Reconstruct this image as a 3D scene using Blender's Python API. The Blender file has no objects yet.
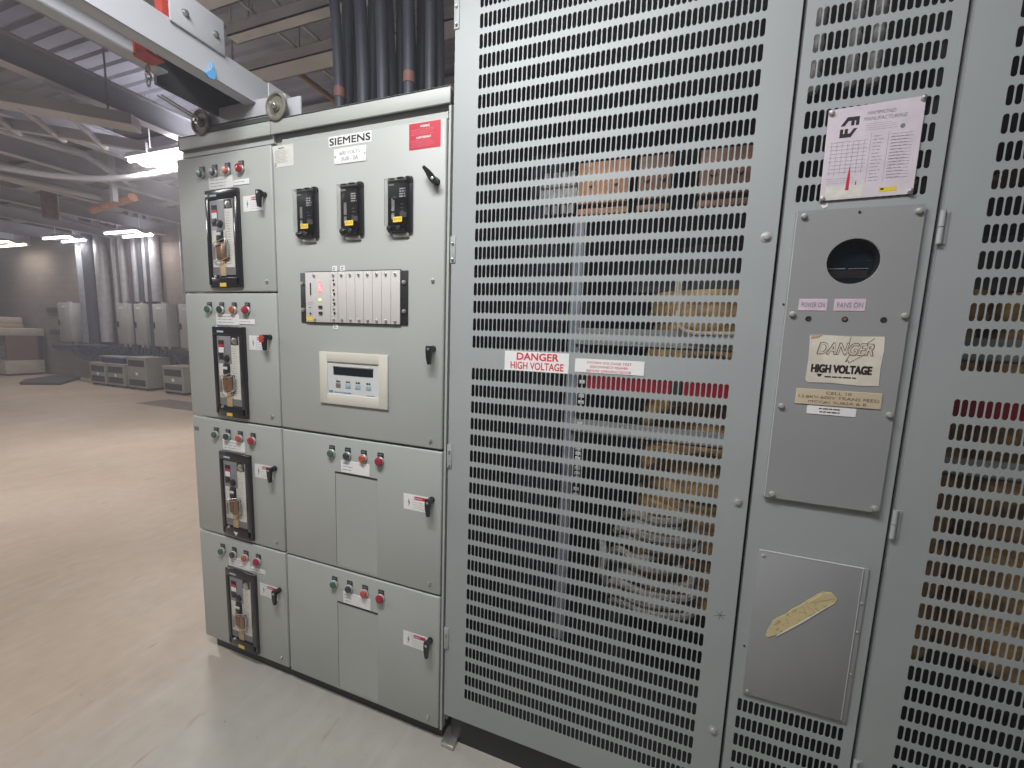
import bpy, bmesh, math, random
from mathutils import Vector, Matrix
random.seed(7)
SC = bpy.context.scene
COL = SC.collection
PI = math.pi

# ------------------------------------------------------------------ materials
def mat(name, col, rough=.5, metal=0., var=.05, scale=9., bump=0., spec=.5, emit=None, estr=0., alpha=None, trans=0., col2=None, lo=.35, hi=.65):
    m = bpy.data.materials.new(name); m.use_nodes = True
    nt = m.node_tree; b = nt.nodes['Principled BSDF']
    b.inputs['Roughness'].default_value = rough
    b.inputs['Metallic'].default_value = metal
    b.inputs['Specular IOR Level'].default_value = spec
    tc = nt.nodes.new('ShaderNodeTexCoord')
    nz = nt.nodes.new('ShaderNodeTexNoise'); nz.inputs['Scale'].default_value = scale; nz.inputs['Detail'].default_value = 5
    nt.links.new(tc.outputs['Object'], nz.inputs['Vector'])
    rp = nt.nodes.new('ShaderNodeValToRGB')
    c2 = col2 if col2 else tuple(min(1, c * (1 + var)) for c in col)
    c1 = tuple(c * (1 - var) for c in col) if not col2 else col
    rp.color_ramp.elements[0].position = lo; rp.color_ramp.elements[0].color = (*c1, 1)
    rp.color_ramp.elements[1].position = hi; rp.color_ramp.elements[1].color = (*c2, 1)
    nt.links.new(nz.outputs['Fac'], rp.inputs['Fac'])
    nt.links.new(rp.outputs['Color'], b.inputs['Base Color'])
    if bump:
        bp = nt.nodes.new('ShaderNodeBump'); bp.inputs['Strength'].default_value = bump; bp.inputs['Distance'].default_value = .002
        n2 = nt.nodes.new('ShaderNodeTexNoise'); n2.inputs['Scale'].default_value = scale * 14
        nt.links.new(tc.outputs['Object'], n2.inputs['Vector'])
        nt.links.new(n2.outputs['Fac'], bp.inputs['Height']); nt.links.new(bp.outputs['Normal'], b.inputs['Normal'])
    if emit:
        b.inputs['Emission Color'].default_value = (*emit, 1); b.inputs['Emission Strength'].default_value = estr
    if trans: b.inputs['Transmission Weight'].default_value = trans
    return m

M = dict(
    siemens=mat('switchgear grey enamel', (.395, .415, .385), .48, var=.025, scale=3, bump=.03),
    hammond=mat('enclosure grey enamel', (.325, .35, .345), .5, var=.03, scale=3, bump=.03),
    cover=mat('cover plate grey enamel', (.275, .28, .28), .46, var=.035, scale=4, bump=.03),
    inner=mat('shaded enclosure interior', (.012, .012, .012), .8, var=.1),
    black=mat('black painted steel', (.012, .012, .013), .45),
    gloss=mat('glossy black moulding', (.012, .012, .014), .18, var=.02),
    matblack=mat('black plastic', (.018, .018, .02), .4),
    plate=mat('breaker face grey', (.2, .2, .21), .42),
    cream=mat('cream label stock', (.62, .62, .55), .5, var=.06, scale=60),
    white=mat('white label stock', (.78, .78, .76), .45),
    pink=mat('faded pink label', (.62, .5, .56), .5, var=.08, scale=40),
    paper=mat('yellowed paper', (.62, .58, .49), .6, var=.1, scale=20),
    tag=mat('engraved beige tag', (.55, .47, .33), .5),
    red=mat('red sticker', (.5, .022, .045), .4),
    redlens=mat('red lens', (.32, .02, .035), .2), orangelens=mat('orange red lens', (.45, .075, .045), .25),
    greenlens=mat('green lens', (.045, .12, .065), .25), bluelens=mat('slate lens', (.035, .045, .055), .25),
    yellow=mat('yellow label', (.75, .55, .06), .45), ink=mat('black ink', (.015, .015, .015), .6),
    redink=mat('red ink', (.6, .04, .06), .6), greyink=mat('grey ink', (.17, .17, .2), .6), brownink=mat('brown ink', (.16, .085, .05), .6),
    whiteink=mat('white ink', (.85, .85, .85), .6), blueink=mat('blue ink', (.1, .2, .35), .6),
    steel=mat('zinc steel', (.55, .54, .5), .35, metal=.85, var=.1, scale=40),
    dullsteel=mat('dull steel', (.45, .45, .43), .4, metal=.4, var=.15, scale=20),
    brass=mat('aged brass', (.26, .15, .085), .35, metal=.5, var=.15, scale=30),
    tan=mat('tan leather strap', (.5, .36, .2), .6),
    rack=mat('rack module cream', (.56, .54, .51), .45, var=.02),
    bezel=mat('putty plastic bezel', (.6, .58, .5), .45, var=.02),
    meter=mat('meter face', (.58, .6, .58), .4, var=.02),
    lcd=mat('dark lcd', (.006, .012, .016), .12),
    button=mat('pale blue key', (.3, .42, .52), .45), darkkey=mat('dark grey key', (.15, .16, .16), .45),
    cranepaint=mat('hoist pale paint', (.44, .45, .47), .45, var=.04, scale=5),
    cranedark=mat('dark hoist shade and core steel', (.055, .055, .058), .6, var=.15),
    wheel=mat('dusty cast wheel', (.2, .19, .15), .6, metal=.3, var=.2, scale=30),
    cable=mat('black cable jacket', (.05, .054, .07), .5, var=.15),
    copper=mat('copper bus', (.55, .3, .17), .6, metal=.1, var=.2, scale=14),
    copperdull=mat('oxidised copper', (.24, .14, .09), .55, metal=.2, var=.25, scale=14),
    winding=mat('varnished winding', (.46, .3, .13), .5, var=.35, scale=22),
    clamp=mat('core clamp paint', (.36, .38, .37), .5), redbar=mat('red insulation board', (.42, .022, .045), .5, var=.12),
    braid=mat('tinned braid', (.42, .4, .38), .5, metal=.4, var=.35, scale=50),
    porcelain=mat('grey insulator', (.45, .44, .42), .4, var=.2, scale=40),
    wirewhite=mat('cream wire', (.68, .6, .48), .5),
    strut=mat('galvanised strut', (.72, .72, .72), .55, var=.1, scale=3),
    deck=mat('galvanised roof deck', (.29, .29, .34), .7, var=.15, scale=2),
    beam=mat('painted beam', (.5, .5, .54), .6, var=.1, scale=2),
    wood=mat('timber runner', (.42, .28, .15), .6),
    conduit=mat('galvanised conduit', (.42, .42, .44), .42, metal=.3, var=.12, scale=8),
    bluepipe=mat('blue grey duct', (.26, .29, .33), .5, var=.12),
    orange=mat('orange pipe lagging', (.5, .22, .08), .6, var=.25, scale=12), rust=mat('red oxide pipe', (.2, .09, .075), .6, var=.2),
    panel=mat('panelboard grey', (.4, .4, .39), .5, var=.04), drytx=mat('olive grey case', (.32, .31, .26), .55, var=.06),
    vent=mat('dark vent', (.05, .045, .042), .6), grate=mat('floor grate steel', (.06, .055, .05), .6),
    blue=mat('blue plastic', (.02, .05, .1), .35), cyan=mat('blue rag', (.1, .36, .7), .7),
    redpaint=mat('red painted steel', (.42, .045, .025), .5),
    bench=mat('bench beige', (.45, .4, .33), .6, var=.1), cardboard=mat('cardboard', (.4, .29, .18), .7, var=.12), brownpanel=mat('brown panel', (.16, .08, .055), .6),
    fixture=mat('white fixture enamel', (.75, .75, .75), .4),
    tube=mat('lit tube', (1, 1, 1), .5, emit=(1, .93, .98), estr=9.), tubewarm=mat('lit warm tube', (1, .95, .85), .5, emit=(1, .9, .72), estr=6.),
    led=mat('red digits', (.6, .1, .1), .4, emit=(1, .12, .14), estr=1.6), ledgreen=mat('green led', (.4, .6, .1), .4, emit=(.6, .9, .2), estr=1.2),
    masking=mat('old masking tape', (.6, .5, .26), .7, var=.3, scale=110, col2=(.33, .27, .13), lo=.52, hi=.72),
    maskfold=mat('folded tape end', (.56, .47, .26), .7),
    sheath=mat('mesh door edge', (.5, .52, .5), .45),
)
def clear_mat():
    m = bpy.data.materials.new('clear cover'); m.use_nodes = True
    b = m.node_tree.nodes['Principled BSDF']
    b.inputs['Base Color'].default_value = (.95, .95, .95, 1); b.inputs['Roughness'].default_value = .06
    b.inputs['Transmission Weight'].default_value = 1.; b.inputs['IOR'].default_value = 1.12
    return m
M['clear'] = clear_mat()

def floor_mat():
    m = bpy.data.materials.new('sealed concrete'); m.use_nodes = True
    nt = m.node_tree; L = nt.links; b = nt.nodes['Principled BSDF']
    tc = nt.nodes.new('ShaderNodeTexCoord')
    def noise(s, d=6, rot=None, sc=(1, 1, 1)):
        mp = nt.nodes.new('ShaderNodeMapping'); mp.inputs['Scale'].default_value = sc
        if rot: mp.inputs['Rotation'].default_value = (0, 0, rot)
        L.new(tc.outputs['Object'], mp.inputs['Vector'])
        n = nt.nodes.new('ShaderNodeTexNoise'); n.inputs['Scale'].default_value = s; n.inputs['Detail'].default_value = d
        L.new(mp.outputs['Vector'], n.inputs['Vector']); return n
    def ramp(n, p0, c0, p1, c1):
        r = nt.nodes.new('ShaderNodeValToRGB')
        r.color_ramp.elements[0].position = p0; r.color_ramp.elements[0].color = c0
        r.color_ramp.elements[1].position = p1; r.color_ramp.elements[1].color = c1
        L.new(n.outputs['Fac'], r.inputs['Fac']); return r
    def mix(f, a, c, mode='MIX'):
        x = nt.nodes.new('ShaderNodeMix'); x.data_type = 'RGBA'; x.blend_type = mode
        if isinstance(f, float): x.inputs[0].default_value = f
        else: L.new(f, x.inputs[0])
        for s, v in ((6, a), (7, c)):
            if isinstance(v, tuple): x.inputs[s].default_value = v
            else: L.new(v, x.inputs[s])
        return x.outputs[2]
    big = ramp(noise(.55, 4), .38, (.40, .315, .235, 1), .64, (.49, .395, .305, 1))
    # paler, greyer scuffed paint beside the gear
    pale = noise(1.1, 6)
    grad = nt.nodes.new('ShaderNodeSeparateXYZ'); L.new(tc.outputs['Object'], grad.inputs[0])
    ad = nt.nodes.new('ShaderNodeMath'); ad.operation = 'MULTIPLY_ADD'; ad.inputs[1].default_value = .9; L.new(pale.outputs['Fac'], ad.inputs[0]); L.new(grad.outputs['X'], ad.inputs[2])
    mr = nt.nodes.new('ShaderNodeMapRange'); mr.inputs[1].default_value = -1.3; mr.inputs[2].default_value = -.55; L.new(ad.outputs[0], mr.inputs[0])
    c = mix(mr.outputs[0], big.outputs['Color'], (.365, .35, .305, 1))
    streak = ramp(noise(2.2, 8, .5, (9, .9, 1)), .5, (0, 0, 0, 1), .66, (1, 1, 1, 1))
    sm = nt.nodes.new('ShaderNodeMath'); sm.operation = 'MULTIPLY'; sm.inputs[1].default_value = .25; L.new(streak.outputs['Color'], sm.inputs[0])
    c = mix(sm.outputs[0], c, (.47, .44, .39, 1))
    chips = ramp(noise(6., 4, .8, (2.6, .8, 1)), .655, (0, 0, 0, 1), .72, (1, 1, 1, 1))
    cm = nt.nodes.new('ShaderNodeMath'); cm.operation = 'MULTIPLY'; cm.inputs[1].default_value = .55; L.new(chips.outputs['Color'], cm.inputs[0])
    c = mix(cm.outputs[0], c, (.3, .2, .13, 1))
    dust = ramp(noise(14., 8, .3), .35, (.95, .945, .94, 1), .65, (1.03, 1.03, 1.03, 1)); c = mix(1., c, dust.outputs['Color'], 'MULTIPLY')
    speck = ramp(noise(42., 2), .755, (0, 0, 0, 1), .78, (1, 1, 1, 1))
    c = mix(speck.outputs['Color'], c, (.16, .13, .11, 1))
    L.new(c, b.inputs['Base Color'])
    rr = ramp(noise(3., 5), .3, (.42, .42, .42, 1), .7, (.62, .62, .62, 1)); L.new(rr.outputs['Color'], b.inputs['Roughness'])
    bp = nt.nodes.new('ShaderNodeBump'); bp.inputs['Strength'].default_value = .12; bp.inputs['Distance'].default_value = .004
    L.new(noise(25., 6).outputs['Fac'], bp.inputs['Height']); L.new(bp.outputs['Normal'], b.inputs['Normal'])
    return m
def block_mat(name, c1, c2, mortar):
    m = bpy.data.materials.new(name); m.use_nodes = True
    nt = m.node_tree; b = nt.nodes['Principled BSDF']; b.inputs['Roughness'].default_value = .85
    tc = nt.nodes.new('ShaderNodeTexCoord'); mp = nt.nodes.new('ShaderNodeMapping')
    mp.inputs['Rotation'].default_value = (PI / 2, 0, 0) ; mp.inputs['Scale'].default_value = (1, 1, 1)
    nt.links.new(tc.outputs['Object'], mp.inputs['Vector'])
    br = nt.nodes.new('ShaderNodeTexBrick'); br.inputs['Scale'].default_value = 1.
    br.inputs['Brick Width'].default_value = .4; br.inputs['Row Height'].default_value = .2; br.inputs['Mortar Size'].default_value = .006
    br.inputs['Color1'].default_value = (*c1, 1); br.inputs['Color2'].default_value = (*c2, 1); br.inputs['Mortar'].default_value = (*mortar, 1)
    nt.links.new(mp.outputs['Vector'], br.inputs['Vector'])
    nz = nt.nodes.new('ShaderNodeTexNoise'); nz.inputs['Scale'].default_value = 1.3; nt.links.new(tc.outputs['Object'], nz.inputs['Vector'])
    mx = nt.nodes.new('ShaderNodeMix'); mx.data_type = 'RGBA'; mx.blend_type = 'MULTIPLY'; mx.inputs[0].default_value = .5
    rp = nt.nodes.new('ShaderNodeValToRGB'); rp.color_ramp.elements[0].color = (.6, .6, .6, 1); rp.color_ramp.elements[0].position = .3; rp.color_ramp.elements[1].position = .7
    nt.links.new(nz.outputs['Fac'], rp.inputs['Fac']); nt.links.new(br.outputs['Color'], mx.inputs[6]); nt.links.new(rp.outputs['Color'], mx.inputs[7])
    nt.links.new(mx.outputs[2], b.inputs['Base Color'])
    return m
M['floor'] = floor_mat()
M['block'] = block_mat('painted block wall', (.26, .215, .185), (.23, .19, .165), (.17, .145, .13))

# ------------------------------------------------------------------ mesh helpers
ORIGIN = Vector((0, 0, 0))
def box(bm, x0, x1, y0, y1, z0, z1, bev=0., seg=2):
    vs = [bm.verts.new((x, y, z)) for x in (min(x0, x1), max(x0, x1)) for y in (min(y0, y1), max(y0, y1)) for z in (min(z0, z1), max(z0, z1))]
    fs = [bm.faces.new([vs[i] for i in f]) for f in ((0, 1, 3, 2), (4, 6, 7, 5), (0, 4, 5, 1), (2, 3, 7, 6), (0, 2, 6, 4), (1, 5, 7, 3))]
    if bev:
        es = list({e for f in fs for e in f.edges})
        bmesh.ops.bevel(bm, geom=es, offset=bev, segments=seg, affect='EDGES', profile=.5)
    return vs
def cyl(bm, p0, p1, r, seg=16, r1=None):
    p0, p1 = Vector(p0), Vector(p1); r1 = r if r1 is None else r1
    d = (p1 - p0).normalized(); a = d.orthogonal().normalized(); b = d.cross(a)
    A = []; B = []
    for i in range(seg):
        t = 2 * PI * i / seg; o = a * math.cos(t) + b * math.sin(t)
        A.append(bm.verts.new(p0 + o * r)); B.append(bm.verts.new(p1 + o * r1))
    for i in range(seg):
        j = (i + 1) % seg; bm.faces.new((A[i], A[j], B[j], B[i]))
    bm.faces.new(A[::-1]); bm.faces.new(B)
def lathe(bm, c, axis, prof, seg=24):
    """prof: list of (radius, distance along axis)"""
    c = Vector(c); d = Vector(axis).normalized(); a = d.orthogonal().normalized(); b = d.cross(a)
    rings = []
    for r, h in prof:
        rings.append([bm.verts.new(c + d * h + (a * math.cos(2 * PI * i / seg) + b * math.sin(2 * PI * i / seg)) * max(r, 1e-5)) for i in range(seg)])
    for A, B in zip(rings, rings[1:]):
        for i in range(seg):
            j = (i + 1) % seg; bm.faces.new((A[i], A[j], B[j], B[i]))
    bm.faces.new(rings[0][::-1]); bm.faces.new(rings[-1])
def tube(bm, pts, r, seg=10, closed=False):
    pts = [Vector(p) for p in pts]; n = len(pts); rings = []; a = None
    for i, p in enumerate(pts):
        q0 = pts[(i - 1) % n] if (closed or i) else p; q1 = pts[(i + 1) % n] if (closed or i < n - 1) else p
        d = (q1 - q0).normalized()
        a = d.orthogonal().normalized() if a is None else (a - d * a.dot(d)).normalized()
        b = d.cross(a)
        rings.append([bm.verts.new(p + (a * math.cos(2 * PI * k / seg) + b * math.sin(2 * PI * k / seg)) * r) for k in range(seg)])
    for i in range(n if closed else n - 1):
        A, B = rings[i], rings[(i + 1) % n]
        for k in range(seg):
            j = (k + 1) % seg; bm.faces.new((A[k], A[j], B[j], B[k]))
    if not closed: bm.faces.new(rings[0][::-1]); bm.faces.new(rings[-1])
def smooth_path(pts, n=6):
    pts = [Vector(p) for p in pts]; out = []
    for i in range(len(pts) - 1):
        p0 = pts[max(i - 1, 0)]; p1 = pts[i]; p2 = pts[i + 1]; p3 = pts[min(i + 2, len(pts) - 1)]
        for k in range(n):
            t = k / n
            out.append(.5 * ((2 * p1) + (p2 - p0) * t + (2 * p0 - 5 * p1 + 4 * p2 - p3) * t * t + (3 * p1 - p0 - 3 * p2 + p3) * t ** 3))
    out.append(pts[-1]); return out
def prism_xz(bm, pts, y0, y1):
    """polygon in XZ extruded from y0 (front) to y1"""
    A = [bm.verts.new((x, y0, z)) for x, z in pts]; B = [bm.verts.new((x, y1, z)) for x, z in pts]
    n = len(pts); bm.faces.new(A); bm.faces.new(B[::-1])
    for i in range(n):
        j = (i + 1) % n; bm.faces.new((A[j], A[i], B[i], B[j]))
def prism(bm, pts, axis, a0, a1):
    """polygon extruded along 'x' (pts are y,z) or 'z' (pts are x,y)"""
    f = (lambda p, a: (a, p[0], p[1])) if axis == 'x' else (lambda p, a: (p[0], p[1], a)) if axis == 'z' else (lambda p, a: (p[0], a, p[1]))
    A = [bm.verts.new(f(p, a0)) for p in pts]; B = [bm.verts.new(f(p, a1)) for p in pts]
    n = len(pts); bm.faces.new(A[::-1]); bm.faces.new(B)
    for i in range(n):
        j = (i + 1) % n; bm.faces.new((A[i], A[j], B[j], B[i]))
def finish(name, bm, material, parent, kind=None, smooth=True):
    me = bpy.data.meshes.new(name)
    bmesh.ops.recalc_face_normals(bm, faces=bm.faces[:])
    off = ORIGIN
    for v in bm.verts: v.co -= off
    bm.to_mesh(me); bm.free()
    mats = material if isinstance(material, (list, tuple)) else [material]
    for m_ in mats: me.materials.append(M[m_] if isinstance(m_, str) else m_)
    if smooth:
        for p in me.polygons: p.use_smooth = True
        me.set_sharp_from_angle(angle=math.radians(35))
    o = bpy.data.objects.new(name, me); COL.objects.link(o)
    if parent is not None: o.parent = parent
    else: o.location = off
    if kind: o['kind'] = kind
    return o
class P_:
    """a mesh being built: with P_('leg','black',parent) as bm: ..."""
    def __init__(s, name, material, parent=None, kind=None): s.a = (name, material, parent, kind); s.bm = bmesh.new()
    def __enter__(s): return s
    def __exit__(s, *e):
        if e[0] is None: s.o = finish(s.a[0], s.bm, s.a[1], s.a[2], s.a[3])
    def box(s, *a, **k): box(s.bm, *a, **k)
    def cyl(s, *a, **k): cyl(s.bm, *a, **k)
    def tube(s, *a, **k): tube(s.bm, *a, **k)
    def lathe(s, *a, **k): lathe(s.bm, *a, **k)
    def xz(s, *a): prism_xz(s.bm, *a)
    def prism(s, *a): prism(s.bm, *a)
def thing(name, label, cat, loc, group=None):
    global ORIGIN
    o = bpy.data.objects.new(name, None); COL.objects.link(o); o.empty_display_size = .1
    o.location = loc; o['label'] = label; o['category'] = cat
    if group: o['group'] = group
    ORIGIN = Vector(loc); return o
def tagged(o, label, cat, group=None):
    o['label'] = label; o['category'] = cat
    if group: o['group'] = group
    return o
def world():
    global ORIGIN
    ORIGIN = Vector((0, 0, 0))

# text: flat letters facing -Y, fitted to a box (x0..x1, z0..z1)
_tc = {}
def text(s, x0, x1, z0, z1, y, material, parent, name='lettering', shear=0., bold=0., fit=True, tilt=0.):
    cu = bpy.data.curves.new('t', 'FONT'); cu.body = s; cu.resolution_u = 3; cu.shear = shear; cu.offset = min(bold, 0)
    cu.align_x = 'LEFT'; cu.size = 1
    tmp = bpy.data.objects.new('t', cu); COL.objects.link(tmp)
    dg = bpy.context.evaluated_depsgraph_get(); dg.update()
    me = bpy.data.meshes.new_from_object(tmp.evaluated_get(dg))
    bpy.data.objects.remove(tmp); bpy.data.curves.remove(cu)
    xs = [v.co.x for v in me.vertices]; ys = [v.co.y for v in me.vertices]
    ax, bx, ay, by = min(xs), max(xs), min(ys), max(ys)
    sx = (x1 - x0) / (bx - ax); sy = (z1 - z0) / (by - ay)
    ct, st = math.cos(tilt), math.sin(tilt); cx, cz = (x0 + x1) / 2, (z0 + z1) / 2
    for v in me.vertices:
        X = x0 + (v.co.x - ax) * sx - cx; Z = z0 + (v.co.y - ay) * sy - cz
        v.co = Vector((cx + X * ct - Z * st, y, cz + X * st + Z * ct)) - ORIGIN
    if bold > 0:
        b2 = bmesh.new()
        for dx, dz in ((-1, -1), (1, -1), (1, 1), (-1, 1), (0, 0)):
            n0 = len(b2.verts); b2.from_mesh(me); b2.verts.ensure_lookup_table()
            for v in b2.verts[n0:]: v.co += Vector((dx * bold * (z1 - z0), abs(dx) * .00001 * (dx * 2 + dz), dz * bold * (z1 - z0)))
        b2.to_mesh(me); b2.free()
    me.materials.append(M[material]); me.name = name
    o = bpy.data.objects.new(name, me); COL.objects.link(o); o.parent = parent
    return o
def lines(x0, x1, z0, z1, n, y, material, parent, fill=.85, h=.4, name='fine_print', cols=1):
    """rows of tiny broken strokes: print too small to read"""
    bm = bmesh.new(); dz = (z1 - z0) / n
    for i in range(n):
        z = z1 - (i + .5) * dz
        for c in range(cols):
            a = x0 + (x1 - x0) * c / cols; b = a + (x1 - x0) / cols * random.uniform(fill - .2, fill)
            x = a
            while x < b:
                w = random.uniform(.8, 3.2) * dz * .8; e = min(x + w, b)
                if e - x > dz * .2:
                    vs = [bm.verts.new(p) for p in ((x, y, z - dz * h / 2), (e, y, z - dz * h / 2), (e, y, z + dz * h / 2), (x, y, z + dz * h / 2))]
                    bm.faces.new(vs)
                x = e + dz * .35
    return finish(name, bm, material, parent, smooth=False)
def bolt(p, x, z, y, r=.007, material='steel', name='bolt', h=.007, washer=None):
    with P_(name, material, p) as b:
        if washer: b.lathe((x, y, z), (0, -1, 0), [(washer, 0), (washer, .0015), (washer * .9, .002)], 20)
        b.lathe((x, y, z), (0, -1, 0), [(r, 0), (r, h * .5), (r * .85, h * .85), (r * .4, h)], 16)
    return b.o
def bolt_mark(p, cx, cz, s, y, material='ink'):
    pts = [(.1, 1), (-.35, -.05), (0, .05), (-.2, -1), (.4, .15), (.05, .08)]
    with P_('lightning_mark', material, p) as b: b.xz([(cx + a * s * .8, cz + c * s) for a, c in pts], y, y + .0002)

# ------------------------------------------------------------------ setting
FX0, FX1, FY0, FY1 = -18.6, 5., -5., 5.2
with P_('floor', 'floor', None, 'structure') as b: b.box(FX0, FX1, FY0, FY1 + .2, -.12, 0)
with P_('wall_back', 'block', None, 'structure') as b: b.box(FX0, FX1, FY1, FY1 + .2, 0, 4.4)
with P_('wall_left', 'block', None, 'structure') as b: b.box(FX0 - .2, FX0, FY0, FY1 + .2, 0, 4.4)
with P_('wall_right', 'block', None, 'structure') as b: b.box(FX1, FX1 + .2, FY0, FY1 + .2, 0, 4.4)
with P_('wall_front', 'block', None, 'structure') as b: b.box(FX0, FX1, FY0 - .2, FY0, 0, 4.4)
with P_('ceiling', 'deck', None, 'structure') as b:
    pts = []; y = FY0
    while y < FY1 + .15:
        pts += [(y, 4.3), (y + .07, 4.3), (y + .09, 4.275), (y + .13, 4.275)]; y += .15
    A = [b.bm.verts.new((FX0, p[0], p[1])) for p in pts]; B = [b.bm.verts.new((FX1, p[0], p[1])) for p in pts]
    A2 = [b.bm.verts.new((FX0, p[0], 4.42)) for p in pts]; B2 = [b.bm.verts.new((FX1, p[0], 4.42)) for p in pts]
    for i in range(len(pts) - 1):
        b.bm.faces.new((A[i], B[i], B[i + 1], A[i + 1])); b.bm.faces.new((A2[i], A2[i + 1], B2[i + 1], B2[i]))
def ibeam(name, axis, c, a0, a1, zb, h, w, t=.012, m='beam'):
    with P_(name, m, None, 'structure') as b:
        for q0, q1, u0, u1 in ((zb, zb + t, -w / 2, w / 2), (zb + h - t, zb + h, -w / 2, w / 2), (zb + t, zb + h - t, -t / 2, t / 2)):
            if axis == 'x': b.box(a0, a1, c + u0, c + u1, q0, q1)
            else: b.box(c + u0, c + u1, a0, a1, q0, q1)
for y in (2.9, 4.1): ibeam('ceiling_beam', 'x', y, -18.5, 4.9, 3.85, .38, .2)
ibeam('ceiling_beam', 'x', -.55, -18.5, 4.9, 3.85, .38, .2)
for x in (-4.6, -5.9, -7.3, -8.8, -10.4, -12.2, -14.2, -16.2): ibeam('ceiling_beam', 'y', x, -4.9, 5.15, 3.62, .24, .14)

# ------------------------------------------------------------------ cabinet details shared by both switchgear sections
MODB = [.062, .610, 1.157, 1.704]; MODH = .5475
def pilot(p, x, z, lens, top=False):
    with P_('pilot_light', 'matblack', p) as b:
        b.box(x - .0135, x + .0135, -.004, 0, z - .03, z + .012, bev=.001)
    r = b.o
    with P_('collar', 'dullsteel', r) as b: b.lathe((x, -.003, z - .019), (0, -1, 0), [(.0165, 0), (.0165, .006), (.0145, .008)], 20)
    mush = lens == 'redlens'
    with P_('lens', lens, r) as b:
        if mush: b.lathe((x, -.008, z - .019), (0, -1, 0), [(.011, 0), (.0165, .004), (.0165, .009), (.013, .0125), (.006, .0138), (0.001, .014)], 20)
        else: b.lathe((x, -.008, z - .019), (0, -1, 0), [(.014, 0), (.014, .008), (.0115, .0105), (.001, .011)], 20)
    with P_('legend', 'greyink', r) as b: b.box(x - .009, x + .009, -.0045, -.004, z + .003, z + .007)
def nameplate(p, x0, x1, z0, z1, n=3, material='white', name='nameplate', ink='greyink', y=0., fill=.8):
    with P_(name, material, p) as b: b.box(x0, x1, y - .0022, y, z0, z1, bev=.0006, seg=1)
    if n: lines(x0 + .008, x1 - .006, z0 + .006, z1 - .005, n, y - .0025, ink, b.o, h=.17, fill=fill)
    return b.o
def latch(p, x, z, sticker=True, ang=0., redtag=False, y=0.):
    """L-handle whose stem stands off the door; grip hangs from its outer end. x,z = stem foot"""
    if sticker:
        with P_('hazard_sticker', 'white', p) as b: b.box(x - .119, x - .012, y - .0008, y, z - .055, z + .004)
        s = b.o
        bolt_mark(s, x - .096, z - .027, .0165, y - .0012)
        with P_('red_header', 'red', s) as b: b.box(x - .073, x - .02, y - .0011, y - .0008, z - .014, z - .001)
        lines(x - .069, x - .03, z - .0112, z - .0042, 1, y - .0014, 'pink', s, h=.7)
        lines(x - .073, x - .022, z - .05, z - .02, 4, y - .0011, 'greyink', s, h=.12)
        with P_('divider_line', 'greyink', s) as b: b.box(x - .0785, x - .078, y - .0011, y - .0008, z - .053, z + .002)
    with P_('latch_handle', 'gloss', p) as b:
        ca, sa = math.cos(ang), math.sin(ang)
        b.cyl((x, y, z), (x, y - .005, z), .011)
        b.box(x - .009, x + .009, y - .026, y - .003, z - .009, z + .009, bev=.003)
        q = [(-.010, .01), (.010, .01), (.0105, -.012), (.007, -.03), (.006, -.052), (-.004, -.052), (-.009, -.03), (-.0105, -.012)]
        b.xz([(x + u * ca - v * sa, z + u * sa + v * ca) for u, v in q], y - .033, y - .022)
    h = b.o
    with P_('key_cap', 'steel', h) as b: b.lathe((x, y - .033, z), (0, -1, 0), [(.005, 0), (.005, .0015), (.003, .002)], 14)
    if redtag:
        with P_('red_tag', 'redpaint', h) as b: b.box(x - .02, x + .004, y - .036, y - .033, z - .02, z + .008, bev=.001)

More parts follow.
